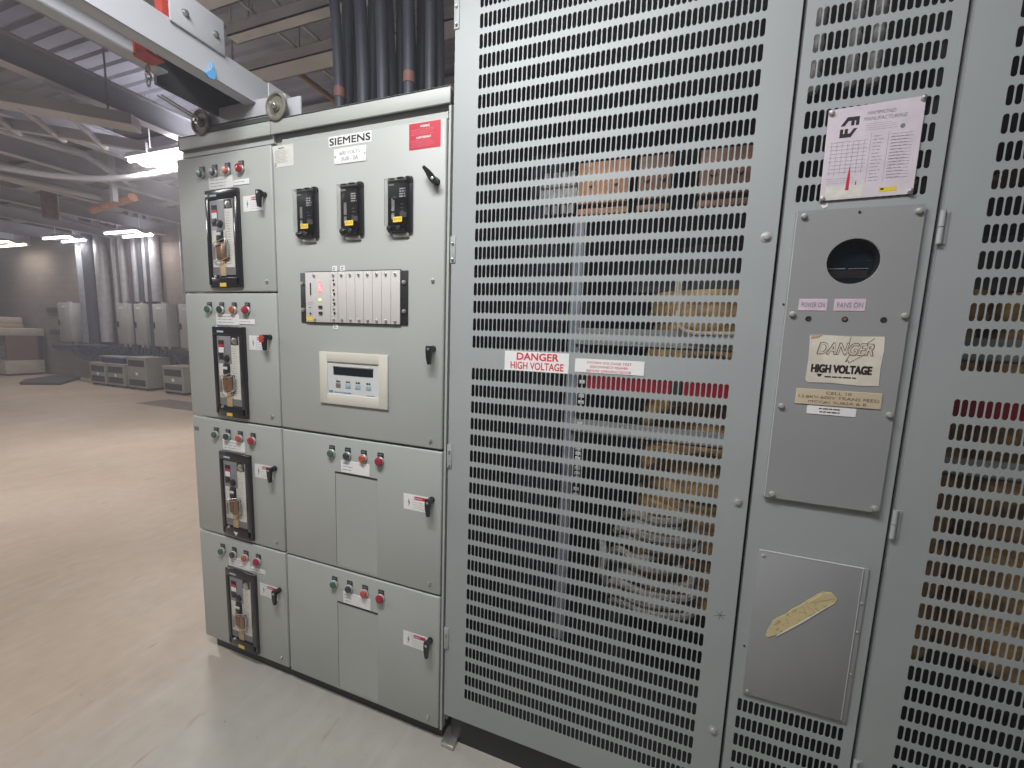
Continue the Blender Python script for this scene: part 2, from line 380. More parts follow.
# ------------------------------------------------------------------ left section: four circuit breakers
t = thing('breaker_cabinet', 'narrow grey switchgear section with four black circuit breakers one above another', 'switchgear cabinet', (-1.13, .6, 0))
with P_('base', 'black', t) as b: b.box(-1.37, -.862, .03, 1.3, 0, .062)
with P_('frame', 'siemens', t) as b:
    b.box(-1.402, -.862, .05, 1.3, .058, 2.262, bev=.003)
    b.box(-1.378, -.862, .012, 1.3, 2.262, 2.292)
with P_('top_rail', 'siemens', t) as b:
    b.box(-1.378, -.862, -.004, .004, 2.287, 2.339, bev=.002); b.box(-1.378, -.862, -.004, .07, 2.331, 2.339, bev=.002); b.box(-1.378, -.862, .05, .056, 2.28, 2.335)
    b.box(-1.378, -1.37, -.004, .2, 2.287, 2.345)
for i, zb in enumerate(MODB):
    with P_('door', 'siemens', t) as b: b.box(-1.402, -.866, 0, .02, zb + .0035, zb + MODH - .0035 + (.006 if i == 3 else 0), bev=.005, seg=3)
    d = b.o
    bolt(d, -.907, zb + .0435, 0, .0065)
    if i == 2:
        pass
    if i == 1:
        with P_('maker_mark', 'greyink', d) as b: b.box(-1.392, -1.362, -.0006, 0, zb + .478, zb + .497)
    for x, l in zip((-1.2455, -1.171, -1.0965, -1.021), ('greenlens', 'bluelens', 'orangelens', 'redlens')): pilot(t, x, zb + .495, l)
    nameplate(t, -1.209, -1.074, zb + .412, zb + .459)
    if i != 1: nameplate(t, -1.071, -.984, zb + .418, zb + .4385, 1)
    latch(t, -.902, zb + .3695, redtag=(i == 2))
    # circuit breaker
    with P_('circuit_breaker', 'gloss', t) as b:
        b.box(-1.2235, -1.036, -.0085, .001, zb + .019, zb + .407, bev=.004, seg=3)
        b.box(-1.2235, -1.203, -.0125, -.006, zb + .03, zb + .396, bev=.002); b.box(-1.063, -1.036, -.0125, -.006, zb + .03, zb + .396, bev=.002)
        b.box(-1.2235, -1.036, -.0135, -.006, zb + .37, zb + .407, bev=.004, seg=3); b.box(-1.215, -1.045, -.0125, -.006, zb + .019, zb + .06, bev=.002)
    k = b.o; y = -.0085
    with P_('face_plate', 'plate', k) as b: b.box(-1.2, -1.068, y - .0015, y, zb + .07, zb + .366, bev=.0007)
    with P_('maker_label', 'blueink', k) as b: b.box(-1.193, -1.152, -.0139, -.0134, zb + .3795, zb + .389)
    text('SIEMENS', -1.19, -1.155, zb + .3815, zb + .387, -.0142, 'whiteink', k, bold=.04)
    with P_('rating_strip', 'cream', k) as b:
        b.box(-1.115, -1.07, y - .0022, y - .0015, zb + .1, zb + .33); b.box(-1.194, -1.117, y - .0022, y - .0015, zb + .102, zb + .249)
    lines(-1.111, -1.074, zb + .11, zb + .32, 20, y - .0025, 'greyink', k, h=.12)
    with P_('status_window', 'ink', k) as b: b.box(-1.19, -1.158, y - .0024, y - .0015, zb + .266, zb + .348)
    w = b.o
    with P_('window_flag', 'white', w) as b: b.box(-1.189, -1.159, y - .0029, y - .0024, zb + .285, zb + .322)
    with P_('red_flag', 'red', w) as b: b.box(-1.189, -1.159, y - .003, y - .0024, zb + .318, zb + .33)
    with P_('lock_recess', 'ink', k) as b: b.box(-1.116, -1.074, y - .0024, y - .0015, zb + .331, zb + .366)
    with P_('lock_cylinder', 'steel', k) as b: b.lathe((-1.092, y - .0015, zb + .348), (0, -1, 0), [(.0125, 0), (.0125, .006), (.01, .008), (.004, .0085)], 18); b.box(-1.1, -1.078, y - .006, y - .002, zb + .333, zb + .343, bev=.001)
    with P_('trip_knob', 'matblack', k) as b:
        b.box(-1.19, -1.16, y - .005, y - .002, zb + .276, zb + .296, bev=.001); b.lathe((-1.142, y - .002, zb + .273), (0, -1, 0), [(.015, 0), (.014, .008), (.01, .01), (.002, .0105)], 18)
    with P_('toggle', 'matblack', k) as b:
        b.box(-1.163, -1.126, y - .005, y - .0015, zb + .19, zb + .25, bev=.001); b.box(-1.158, -1.128, y - .012, y - .004, zb + .205, zb + .243, bev=.003)
    with P_('toggle_cap', 'cream', k) as b: b.box(-1.157, -1.129, y - .0138, y - .012, zb + .226, zb + .237, bev=.0008)
    with P_('charge_handle', 'brass', k) as b:
        b.box(-1.165, -1.138, y - .01, y - .0015, zb + .135, zb + .2, bev=.003); b.box(-1.132, -1.098, y - .014, y - .0015, zb + .132, zb + .195, bev=.004)
        b.box(-1.15, -1.11, y - .007, y - .0015, zb + .126, zb + .18, bev=.002)
    with P_('handle_shade', 'matblack', k) as b: b.box(-1.106, -1.092, y - .0145, y - .008, zb + .15, zb + .205, bev=.003)
    with P_('bail', 'steel', k) as b:
        for dy, up in ((-.01, -.012), (-.015, 0)):
            b.tube([(-1.172, y + dy, zb + .128), (-1.172, y + dy, zb + .186 + up), (-1.164, y + dy - .002, zb + .197 + up), (-1.1, y + dy - .003, zb + .212 + up), (-1.091, y + dy, zb + .2 + up), (-1.091, y + dy, zb + .14)], .0021, 8)
        b.tube([(-1.172, y - .0125, zb + .128), (-1.135, y - .015, zb + .122), (-1.091, y - .0125, zb + .14)], .0021, 8)
    with P_('strap', 'tan', k) as b: b.box(-1.152, -1.121, y - .005, y - .0015, zb + .066, zb + .14, bev=.0015)
    bolt(k, -1.178, zb + .062, y - .004, .006, name='screw')
    if i != 1 and i != 2:
        with P_('rating_label', 'yellow', k) as b: b.box(-1.159, -1.122, -.0132, -.0124, zb + .023, zb + .038)
    elif i == 2:
        with P_('rating_label', 'yellow', k) as b: b.box(-1.157, -1.124, -.0132, -.0124, zb + .024, zb + .037)
    else:
        with P_('rating_label', 'white', k) as b: b.xz([(-1.153, zb + .044), (-1.125, zb + .044), (-1.139, zb + .026)], -.0132, -.0124)

# ------------------------------------------------------------------ right section: relays, rack, display, two blank doors
t = thing('metering_cabinet', 'wide grey switchgear section with red warning sticker, three relays and a cream display', 'switchgear cabinet', (-.48, .6, 0))
with P_('base', 'black', t) as b: b.box(-.858, -.11, .03, 1.3, 0, .062)
with P_('frame', 'siemens', t) as b:
    b.box(-.858, -.1, .05, 1.3, .058, 2.292, bev=.003); b.box(-.858, -.1, .024, .06, 2.2475, 2.292)
    b.box(-.82, -.115, .012, .03, 2.25, 2.27)
    b.box(-.108, -.1, .004, .03, .06, 2.285)
with P_('top_rail', 'siemens', t) as b:
    b.box(-.858, -.1, -.004, .004, 2.287, 2.339, bev=.002); b.box(-.858, -.1, -.004, .07, 2.331, 2.339, bev=.002); b.box(-.858, -.1, .05, .056, 2.28, 2.335)
with P_('door', 'siemens', t) as b: b.box(-.853, -.112, -.004, .02, 1.162, 2.246, bev=.006, seg=3)
D = b.o
bolt(D, -.154, 1.741, -.004, .0065); bolt(D, -.156, 1.191, -.004, .0065)
for j, zb in enumerate((.610, .062)):
    with P_('door', 'siemens', t) as b: b.box(-.853, -.112, -.002, .02, zb + .0035, zb + MODH - .0035, bev=.005, seg=3)
    d = b.o
    bolt(d, -.156, zb + .043, -.002, .0065)
    if j == 1: bolt(d, -.156, zb + .036, -.002, .0065, name='bolt')
    with P_('blanking_plate', 'siemens', d) as b: b.box(-.582, -.386, -.0024, 0, zb + .016, zb + .4)
    with P_('slot_edge', 'matblack', d) as b: b.box(-.583, -.385, -.0042, 0, zb + .4005, zb + .4055); b.box(-.584, -.5825, -.0026, 0, zb + .016, zb + .402)
    for x, l in zip((-.596, -.52, -.445, -.369), ('greenlens', 'bluelens', 'orangelens', 'redlens')): pilot(t, x, zb + .4965, l)
    nameplate(t, -.553, -.419, zb + .408, zb + .456, 3, y=-.002, fill=.4)
    latch(t, -.149, zb + .366, y=-.002)
# red warning sticker, maker name, plate, paper
with P_('warning_sticker', 'red', t) as b: b.box(-.249, -.132, -.0048, -.004, 2.160, 2.240)
s = b.o
text('WARNING', -.207, -.172, 2.2255, 2.2325, -.0052, 'whiteink', s, bold=.015)
lines(-.241, -.138, 2.2025, 2.2225, 4, -.0051, 'pink', s, h=.1)
text('AVERTISSEMENT', -.221, -.166, 2.192, 2.1985, -.0052, 'whiteink', s, bold=.015)
lines(-.241, -.138, 2.1655, 2.189, 5, -.0051, 'pink', s, h=.1)
with P_('maker_badge', 'white', t) as b: b.box(-.583, -.399, -.0048, -.004, 2.2065, 2.2415)
text('SIEMENS', -.578, -.404, 2.2125, 2.2355, -.0052, 'ink', b.o, bold=.035)
with P_('nameplate', 'white', t) as b: b.box(-.559, -.421, -.0062, -.004, 2.147, 2.198, bev=.0006)
s = b.o
text('600 VOLTS', -.534, -.446, 2.176, 2.188, -.0065, 'greyink', s); text('SUB - 2A', -.526, -.454, 2.1565, 2.1685, -.0065, 'greyink', s)
for x in (-.553, -.427): bolt(s, x, 2.1725, -.0062, .003, name='screw', h=.002)
with P_('paper_label', 'cream', t) as b: b.xz([(-.851, 2.2415), (-.748, 2.2405), (-.749, 2.165), (-.836, 2.164), (-.846, 2.19)], -.0048, -.004)
s = b.o
lines(-.82, -.78, 2.2285, 2.234, 1, -.0052, 'ink', s, h=.6); lines(-.838, -.76, 2.178, 2.224, 9, -.0052, 'greyink', s, h=.18)
with P_('print_mark', 'greyink', s) as b: b.box(-.838, -.834, -.0051, -.0048, 2.168, 2.181)
# door handles
latch(t, -.15, 1.513, sticker=False, y=-.004)
latch(t, -.142, 2.052, sticker=False, ang=-PI * .78, y=-.004)
# relays
for i, x0 in enumerate((-.727, -.525, -.326)):
    z1 = 2.074; z0 = 1.894; x1 = x0 + .094
    with P_('protective_relay', 'gloss', t) as b:
        b.box(x0, x1, -.016, -.003, z0 + .006, z1 - .004, bev=.003)
        b.box(x0 + .004, x1 - .02, -.024, -.01, z0 + .006, z0 + .03, bev=.004)
        b.box(x0 + .006, x0 + .03, -.022, -.01, z1 - .007, z1, bev=.002); b.box(x0 + .04, x1 - .03, -.022, -.01, z1 - .007, z1 + .001, bev=.002); b.box(x1 - .022, x1, -.02, -.003, z1 - .02, z1 + .003, bev=.004)
    r = b.o
    with P_('face', 'matblack', r) as b: b.box(x0 + .004, x1 - .014, -.02, -.01, z0 + .03, z1 - .008, bev=.002)
    f = -.0203
    with P_('brow', 'steel', r) as b: b.box(x0 + .004, x1 - .014, -.027, -.016, z1 - .0125, z1 - .0085, bev=.0015)
    text('SIEMENS', x0 + .008, x0 + .028, z1 - .025, z1 - .0195, f - .0005, 'whiteink', r, bold=.03)
    lines(x0 + .05, x1 - .019, z1 - .065, z1 - .033, 4, f - .0005, 'whiteink', r, h=.55, fill=1.)
    lines(x0 + .054, x1 - .022, z1 - .115, z1 - .08, 3, f - .0005, 'greyink', r, h=.3)
    with P_('data_label', 'whiteink', r) as b:
        for (a, c, e, g) in ((x0 + .02, x0 + .03, z0 + .075, z0 + .115), (x0 + .02, x0 + .03, z0 + .048, z0 + .068)):
            b.box(a, a + .0018, f - .0006, f, e, g); b.box(c - .0018, c, f - .0006, f, e, g); b.box(a, c, f - .0006, f, e, e + .0018); b.box(a, c, f - .0006, f, g - .0018, g); b.box(a + .004, a + .006, f - .0006, f, e + .004, g - .004)
    with P_('grey_label', 'plate', r) as b: b.box(x0 + .052, x1 - .016, f - .0006, f, z0 + .052, z0 + .068)
    with P_('clear_cover', 'clear', r) as b:
        a, c, e, g = x0 - .001, x1 - .012, z0 + .024, z1 - .006
        b.box(a, c, -.032, -.0312, e, g, bev=.0004, seg=1); b.box(a, a + .001, -.0312, -.016, e, g); b.box(c - .001, c, -.0312, -.016, e, g)
        b.box(a, c, -.0312, -.016, g - .001, g)
    with P_('yellow_tag', 'yellow', r) as b: b.box(x0 + .034, x0 + .069, -.033, -.0322, z0 + .034, z0 + .051)
    text('SET-UP', x0 + .038, x0 + .065, z0 + .039, z0 + .046, -.0333, 'brownink', b.o)
    with P_('terminal_label', 'steel', r) as b: b.box(x0 + .02, x1 - .014, -.012, -.004, z0 - .009, z0 + .006, bev=.001)
    for dx in (.014, .052):
        with P_('knob', 'matblack', r) as b: b.lathe((x0 + dx, -.024, z0 + .017), (0, -1, 0), [(.008, 0), (.008, .007), (.006, .009), (.001, .0095)], 16)
    if i == 2:
        with P_('reset_plug', 'matblack', r) as b: b.lathe((x0 + .043, -.0322, z0 + .108), (0, -1, 0), [(.006, 0), (.006, .008), (.003, .01)], 14)
# modular rack
with P_('control_rack', 'matblack', t) as b: b.box(-.729, -.25, -.008, -.004, 1.590, 1.775, bev=.001); b.box(-.702, -.278, -.010, -.004, 1.588, 1.779)
r = b.o
XS = [-.7, -.582, -.547, -.508, -.469, -.432, -.393, -.355, -.316, -.278]
for i, (a, c) in enumerate(zip(XS, XS[1:])):
    with P_('rack_module', 'rack', r) as b: b.box(a + .0006, c - .0006, -.0125, -.009, 1.592, 1.776, bev=.001)
    xx = a + .045 if i == 0 else (a + c) / 2
    for z in (1.6035, 1.764):
        with P_('thumb_screw', 'steel', r) as b: b.lathe((xx, -.0125, z), (0, -1, 0), [(.0045, 0), (.0045, .006), (.003, .007)], 12)
for x in (-.716, -.264):
    for z in (1.637, 1.735): bolt(r, x, z, -.008, .0075, name='rack_screw')
f = -.0128
with P_('digit_display', 'led', r) as b: b.box(-.637, -.622, f - .0006, f, 1.702, 1.741)
text('888', -.6355, -.6235, 1.706, 1.737, f - .0009, 'whiteink', b.o)
with P_('green_indicator', 'ledgreen', r) as b: b.box(-.636, -.624, f - .0006, f, 1.671, 1.679)
with P_('card_slot', 'ink', r) as b: b.box(-.677, -.6715, f - .0005, f, 1.692, 1.737)
with P_('toggle_switch', 'matblack', r) as b:
    b.box(-.635, -.618, -.018, f, 1.644, 1.653, bev=.002); b.box(-.635, -.618, -.018, f, 1.622, 1.631, bev=.002); b.cyl((-.676, f, 1.624), (-.676, -.017, 1.624), .003)
with P_('yellow_sticker', 'yellow', r) as b: b.box(-.697, -.667, f - .0005, f, 1.597, 1.612)
lines(-.686, -.655, 1.655, 1.668, 2, f - .0005, 'greyink', r, h=.15); lines(-.684, -.668, 1.643, 1.649, 1, f - .0005, 'blueink', r, h=.5)
for z in (1.745, 1.71, 1.675, 1.64):
    with P_('jack', 'ink', r) as b: b.lathe((-.565, f, z), (0, -1, 0), [(.0035, 0), (.003, .002)], 12); b.lathe((-.562, f, z - .014), (0, -1, 0), [(.0045, 0), (.004, .003)], 12)
    with P_('jack_mark', 'whiteink', r) as b: b.box(-.572, -.5665, f - .0004, f, z - .02, z - .014)
for x, z in ((-.565, 1.788), (-.529, 1.788), (-.565, 1.577)):
    with P_('marker_tag', 'white', t) as b: b.box(x - .011, x + .011, -.006, -.004, z - .0095, z + .0095)
    lines(x - .007, x + .008, z - .006, z + .006, 2, -.0063, 'ink', b.o, h=.4)
# cream display unit
with P_('power_meter', 'bezel', t) as b:
    x0, x1, z0, z1 = -.641, -.331, 1.285, 1.482; a0, a1, c0, c1 = -.604, -.37, 1.324, 1.446
    for q in ((x0, a0, z0, z1), (a1, x1, z0, z1), (a0 - .002, a1 + .002, z0, c0), (a0 - .002, a1 + .002, c1, z1)): b.box(q[0], q[1], -.012, -.004, q[2], q[3], bev=.0012)
r = b.o
with P_('meter_face', 'meter', r) as b: b.box(a0, a1, -.0075, -.004, c0, c1)
f = -.0077
with P_('screen', 'lcd', r) as b: b.box(-.577, -.396, f - .0012, f, 1.398, 1.427)
with P_('screen_rim', 'steel', r) as b: b.box(-.579, -.394, f - .002, f, 1.427, 1.4305)
for i, x in enumerate((-.556, -.510, -.465, -.417)):
    with P_('key', 'darkkey' if i == 0 else 'button', r) as b: b.box(x - .011, x + .011, f - .0012, f, 1.349, 1.366, bev=.0005)
    with P_('key_legend', 'ink', r) as b: b.box(x - .009, x - .001, f - .0005, f, 1.3695, 1.3755); b.box(x + .001, x + .009, f - .0005, f, 1.3695, 1.3755)
with P_('logo_mark', 'blueink', r) as b: b.box(-.599, -.592, f - .0005, f, 1.328, 1.337); b.box(-.591, -.581, f - .0005, f, 1.328, 1.337)
lines(-.574, -.47, 1.327, 1.335, 1, f - .0005, 'blueink', r, h=.5); lines(-.425, -.374, 1.326, 1.331, 1, f - .0005, 'blueink', r, h=.5)

# ------------------------------------------------------------------ slotted transformer enclosure
ROWS = [1.490 - .0527 - k * .0563 for k in range(22)] + [1.490 + .0527 + k * .0563 for k in range(22)]
def perforated(bm, X0, X1, Z0, Z1, y0, y1, sx0, n, rows, pitch=.75 / 53, rp=.0563, w=.0055, h=.0205, ns=4):
    """sheet X0..X1 x Z0..Z1, front y0, back y1, with rows of round-ended slots"""
    sx1 = sx0 + (n - 1) * pitch; gx0 = sx0 - pitch / 2; gx1 = sx1 + pitch / 2
    def quad(a, y, flip=False):
        vs = [bm.verts.new((p[0], y, p[1])) for p in a]; bm.faces.new(vs[::-1] if flip else vs)
    def rect(x0, x1, z0, z1):
        if x1 - x0 < 1e-5 or z1 - z0 < 1e-5: return
        for y, f in ((y0, False), (y1, True)): quad([(x0, z0), (x1, z0), (x1, z1), (x0, z1)], y, f)
    rect(X0, gx0, Z0, Z1); rect(gx1, X1, Z0, Z1)
    rows = sorted(rows); z = Z0
    arc = [(w * math.cos(PI * k / ns), w * math.sin(PI * k / ns)) for k in range(ns + 1)]
    for r in rows:
        lo, hi = r - rp / 2, r + rp / 2
        rect(gx0, gx1, z, lo)
        for i in range(n):
            c = sx0 + i * pitch; a, e = c - pitch / 2, c + pitch / 2
            rect(a, c - w, lo, hi); rect(c + w, e, lo, hi)
            top = [(c + u, r + h - w + v) for u, v in arc]; bot = [(c - u, r - h + w - v) for u, v in arc]
            for k in range(ns):
                p, q = top[k], top[k + 1]
                for y, f in ((y0, False), (y1, True)): quad([q, p, (p[0], hi), (q[0], hi)], y, f)
                p, q = bot[k], bot[k + 1]
                for y, f in ((y0, False), (y1, True)): quad([p, q, (q[0], lo), (p[0], lo)][::-1], y, f)
            loop = top + bot
            for k in range(len(loop)):
                p, q = loop[k], loop[(k + 1) % len(loop)]
                bm.faces.new([bm.verts.new(v) for v in ((p[0], y0, p[1]), (p[0], y1, p[1]), (q[0], y1, q[1]), (q[0], y0, q[1]))])
        z = hi
    rect(gx0, gx1, z, Z1)
    for a, c in (((X0, Z0), (X1, Z0)), ((X1, Z0), (X1, Z1)), ((X1, Z1), (X0, Z1)), ((X0, Z1), (X0, Z0))):
        bm.faces.new([bm.verts.new(v) for v in ((a[0], y0, a[1]), (c[0], y0, c[1]), (c[0], y1, c[1]), (a[0], y1, a[1]))])
ZT = 2.842
t = thing('transformer_enclosure', 'tall grey ventilated transformer enclosure with slotted mesh doors and danger signs', 'transformer enclosure', (.99, .6, 0))
with P_('base', 'black', t) as b: b.box(-.075, 2.05, .035, 1.3, 0, .135)
with P_('anchor_tab', 'steel', t) as b: b.box(-.1, -.045, -.005, .04, 0, .018, bev=.004)
with P_('casing', 'hammond', t) as b:
    b.box(-.088, -.07, .022, 1.3, .12, 2.9); b.box(2.06, 2.075, .022, 1.3, .12, 2.9)
    b.box(-.088, 2.075, .022, 1.3, 2.88, 2.9); b.box(-.088, 2.075, .022, 1.3, .12, .135); b.box(-.088, 2.075, 1.285, 1.3, .12, 2.9)
with P_('shade_liner', 'inner', t) as b:  # inside shade painted in: walls and posts behind the gaps coloured near-black
    b.box(-.068, -.064, .06, 1.28, .14, 2.87); b.box(-.068, 2.06, 1.276, 1.28, .14, 2.87); b.box(-.068, 2.06, .06, 1.28, .137, .141)
    b.box(.815, .855, .05, .064, .14, 2.87); b.box(1.12, 1.17, .05, .064, .14, 2.87)
def mesh_door(x0, x1, sx0, n):
    with P_('mesh_door', 'hammond', t) as b:
        perforated(b.bm, x0, x1, .138, ZT, 0, .0008, sx0, n, ROWS)
        b.box(x0, x0 + .0025, 0.0005, .02, .138, ZT); b.box(x1 - .0025, x1, 0.0005, .02, .138, ZT); b.box(x0, x1, .0005, .02, .138, .1405); b.box(x0, x1, .0005, .02, ZT - .0025, ZT)
    return b.o
d1 = mesh_door(-.0885, .8292, 0., 54)
for z in (1.837, 1.136, .432): bolt(d1, .805, z, 0, .008, 'dullsteel', washer=.0125)
for z in (2.535, 1.838, 1.143, .452):
    with P_('hinge', 'hammond', d1) as b:
        b.box(-.092, -.074, -.003, .004, z - .042, z + .042, bev=.001)
    hg = b.o
    for dz in (-.03, .02): bolt(hg, -.083, z + dz, -.003, .004, name='hinge_screw')
# signs on the left mesh door
with P_('danger_sign', 'white', d1) as b: b.box(.110, .318, -.0014, -.0004, 1.4575, 1.5185)
text('DANGER', .151, .285, 1.4925, 1.5145, -.0018, 'redink', b.o, bold=.035); text('HIGH VOLTAGE', .131, .302, 1.4635, 1.4855, -.0018, 'redink', b.o, bold=.02)
with P_('instruction_sign', 'white', d1) as b: b.box(.337, .536, -.0014, -.0004, 1.4655, 1.5062)
for s_, z in (('SYSTEM VOLTAGE TEST', 1.4955), ('DISCONNECT POWER', 1.4835), ('BEFORE OPENING DOOR', 1.4715)):
    w_ = .0068 * len(s_) / 2; text(s_, .437 - w_, .437 + w_, z - .0035, z + .0035, -.0018, 'redink', b.o)
with P_('scratched_star', 'greyink', d1) as b:
    for a in (0.3, 1.35, 2.4):
        ux, uz = math.cos(a) * .014, math.sin(a) * .014; px, pz = -uz * .06, ux * .06
        b.xz([(.792 - ux - px, .795 - uz - pz), (.792 + ux - px, .795 + uz - pz), (.792 + ux + px, .795 + uz + pz), (.792 - ux + px, .795 - uz + pz)], -.0005, -.0002)
d2 = mesh_door(1.1455, 2.075, 1.2246, 54)
for z in (1.841, 1.141, .445):
    with P_('hinge', 'hammond', d2) as b:
        b.cyl((1.1425, -.006, z - .036), (1.1425, -.006, z - .001), .0055, 12); b.cyl((1.1425, -.006, z + .001), (1.1425, -.006, z + .036), .0055, 12)
        b.box(1.1425, 1.156, -.003, 0, z - .036, z + .036)
def cover_sheet(bm, x0, x1, z0, z1, y0, y1, cx, cz, r, n=40):
    s = r * 1.25
    def rect(a, c, e, g):
        for y, f in ((y0, 0), (y1, 1)):
            vs = [bm.verts.new(p) for p in ((a, y, e), (c, y, e), (c, y, g), (a, y, g))]; bm.faces.new(vs[::-1] if f else vs)
    rect(x0, cx - s, z0, z1); rect(cx + s, x1, z0, z1); rect(cx - s, cx + s, z0, cz - s); rect(cx - s, cx + s, cz + s, z1)
    for i in range(n):
        a, c = 2 * PI * i / n, 2 * PI * (i + 1) / n
        def sq(t):
            u, v = math.cos(t), math.sin(t); k = s / max(abs(u), abs(v)); return (cx + u * k, cz + v * k)
        ci = lambda t: (cx + math.cos(t) * r, cz + math.sin(t) * r)
        for y, f in ((y0, 0), (y1, 1)):
            vs = [bm.verts.new((p[0], y, p[1])) for p in (ci(a), sq(a), sq(c), ci(c))]; bm.faces.new(vs[::-1] if f else vs)
        p, q = ci(a), ci(c)
        bm.faces.new([bm.verts.new(v) for v in ((p[0], y0, p[1]), (q[0], y0, q[1]), (q[0], y1, q[1]), (p[0], y1, p[1]))])
    for a, c in (((x0, z0), (x1, z0)), ((x1, z0), (x1, z1)), ((x1, z1), (x0, z1)), ((x0, z1), (x0, z0))):
        bm.faces.new([bm.verts.new(v) for v in ((a[0], y0, a[1]), (c[0], y0, c[1]), (c[0], y1, c[1]), (a[0], y1, a[1]))])
# centre panel
with P_('centre_panel', 'hammond', t) as b:
    for za, zc in ((.138, .575), (1.9, ZT)): perforated(b.bm, .8385, 1.1345, za, zc, .002, .0032, .8650, 18, [r for r in ROWS if za < r < min(zc, 2.75) and (r < .55 or r > 1.93)], pitch=(1.1045 - .8650) / 17)
    cover_sheet(b.bm, .8385, 1.1345, .575, 1.9, .002, .0032, .989, 1.7705, .056)
    b.box(.8385, .841, .0025, .02, .138, ZT); b.box(1.132, 1.1345, .0025, .02, .138, ZT)
cp = b.o
for z in (2.02, 1.07):
    bolt(cp, .8595, z - .35, .002, .0025, 'ink', h=.002, name='rivet')
# control cover with dial opening
CY = -.010
with P_('control_cover', 'cover', t) as b:
    cover_sheet(b.bm, .8635, 1.109, 1.165, 1.893, CY, CY + .002, .989, 1.7705, .053)
    x0, x1, z0, z1 = .8635, 1.109, 1.165, 1.893
    b.box(x0, x0 + .002, CY + .0005, .002, z0, z1); b.box(x1 - .002, x1, CY + .0005, .002, z0, z1); b.box(x0, x1, CY + .0005, .002, z0, z0 + .002); b.box(x0, x1, CY + .0005, .002, z1 - .002, z1)
cv = b.o
with P_('cover_edge', 'sheath', cv) as b: b.box(.863, .8643, CY - .0006, CY + .002, 1.166, 1.893)
for x, z in ((.878, 1.8795), (1.097, 1.8775), (.8775, 1.645), (1.1, 1.6445), (.877, 1.412), (1.0995, 1.4105), (.88, 1.1765), (1.0985, 1.176)):
    bolt(cv, x, z, CY, .0068, 'dullsteel', name='cover_screw', h=.008)
bolt(cv, .988, 1.8825, CY, .003, 'ink', name='rivet', h=.002)
with P_('dial_gauge', 'gloss', cv) as b:
    c = (.989, CY + .002, 1.7705)
    b.lathe(c, (0, 1, 0), [(.056, 0), (.056, .001), (.056, .03), (.001, .031)], 40)
    # hollow cup: inner wall and bottom
cup = b.o
cup.data.clear_geometry()
bm = bmesh.new()
o_ = Vector(c)
rings = []
for r_, h_ in ((.0535, 0), (.0535, .03), (.0005, .03)):
    rings.append([bm.verts.new(o_ + Vector((math.cos(2 * PI * i / 40) * r_, h_, math.sin(2 * PI * i / 40) * r_)) - ORIGIN) for i in range(40)])
for A, B in zip(rings, rings[1:]):
    for i in range(40): bm.faces.new((A[i], A[(i + 1) % 40], B[(i + 1) % 40], B[i]))
bm.to_mesh(cup.data); bm.free(); cup.data.materials.clear(); cup.data.materials.append(M['matblack']) if not cup.data.materials else None
with P_('dial_face', 'lcd', cup) as b: b.cyl((.989, CY + .029, 1.7705), (.989, CY + .031, 1.7705), .051, 40)
with P_('dial_scale', 'inner', cup) as b:
    for k in range(11):
        a = math.radians(225 - k * 27); u, v = math.cos(a), math.sin(a)
        b.xz([(.989 + u * .036 - v * .0008, 1.7705 + v * .036 + u * .0008), (.989 + u * .045 - v * .0008, 1.7705 + v * .045 + u * .0008), (.989 + u * .045 + v * .0008, 1.7705 + v * .045 - u * .0008), (.989 + u * .036 + v * .0008, 1.7705 + v * .036 - u * .0008)], CY + .0284, CY + .0288)
with P_('gauge_bar', 'greyink', cup) as b: b.box(.943, .985, CY + .0275, CY + .0285, 1.757, 1.7595); b.box(.99, 1.03, CY + .0275, CY + .0285, 1.757, 1.7585)
with P_('gauge_plate', 'black', cup) as b: b.box(.95, 1.03, CY + .0278, CY + .0288, 1.735, 1.754); b.box(.978, .992, CY + .027, CY + .0278, 1.738, 1.746)
with P_('rim', 'dullsteel', cup) as b: b.tube([(.989 + math.cos(a * PI / 20) * .0535, CY + .003, 1.7705 + math.sin(a * PI / 20) * .0535) for a in range(40)], .0012, 6, closed=True)
for x0, x1, s_ in ((.889, .948, 'POWER ON'), (.962, 1.024, 'FANS ON')):
    with P_('indicator_label', 'pink', cv) as b: b.box(x0, x1, CY - .001, CY, 1.654, 1.6825, bev=.0004, seg=1)
    text(s_, x0 + .006, x1 - .005, 1.662, 1.674, CY - .0014, 'greyink', b.o)
for x in (.913, .9875, 1.0625):
    with P_('indicator_hole', 'ink', cv) as b: b.lathe((x, CY, 1.634), (0, -1, 0), [(.0068, 0), (.0062, .0012), (.004, .0012), (.001, .0002)], 18)
with P_('indicator_lamp', 'rust', cv) as b: b.lathe((.9875, CY - .001, 1.634), (0, -1, 0), [(.004, 0), (.003, .002), (.0005, .0025)], 12)
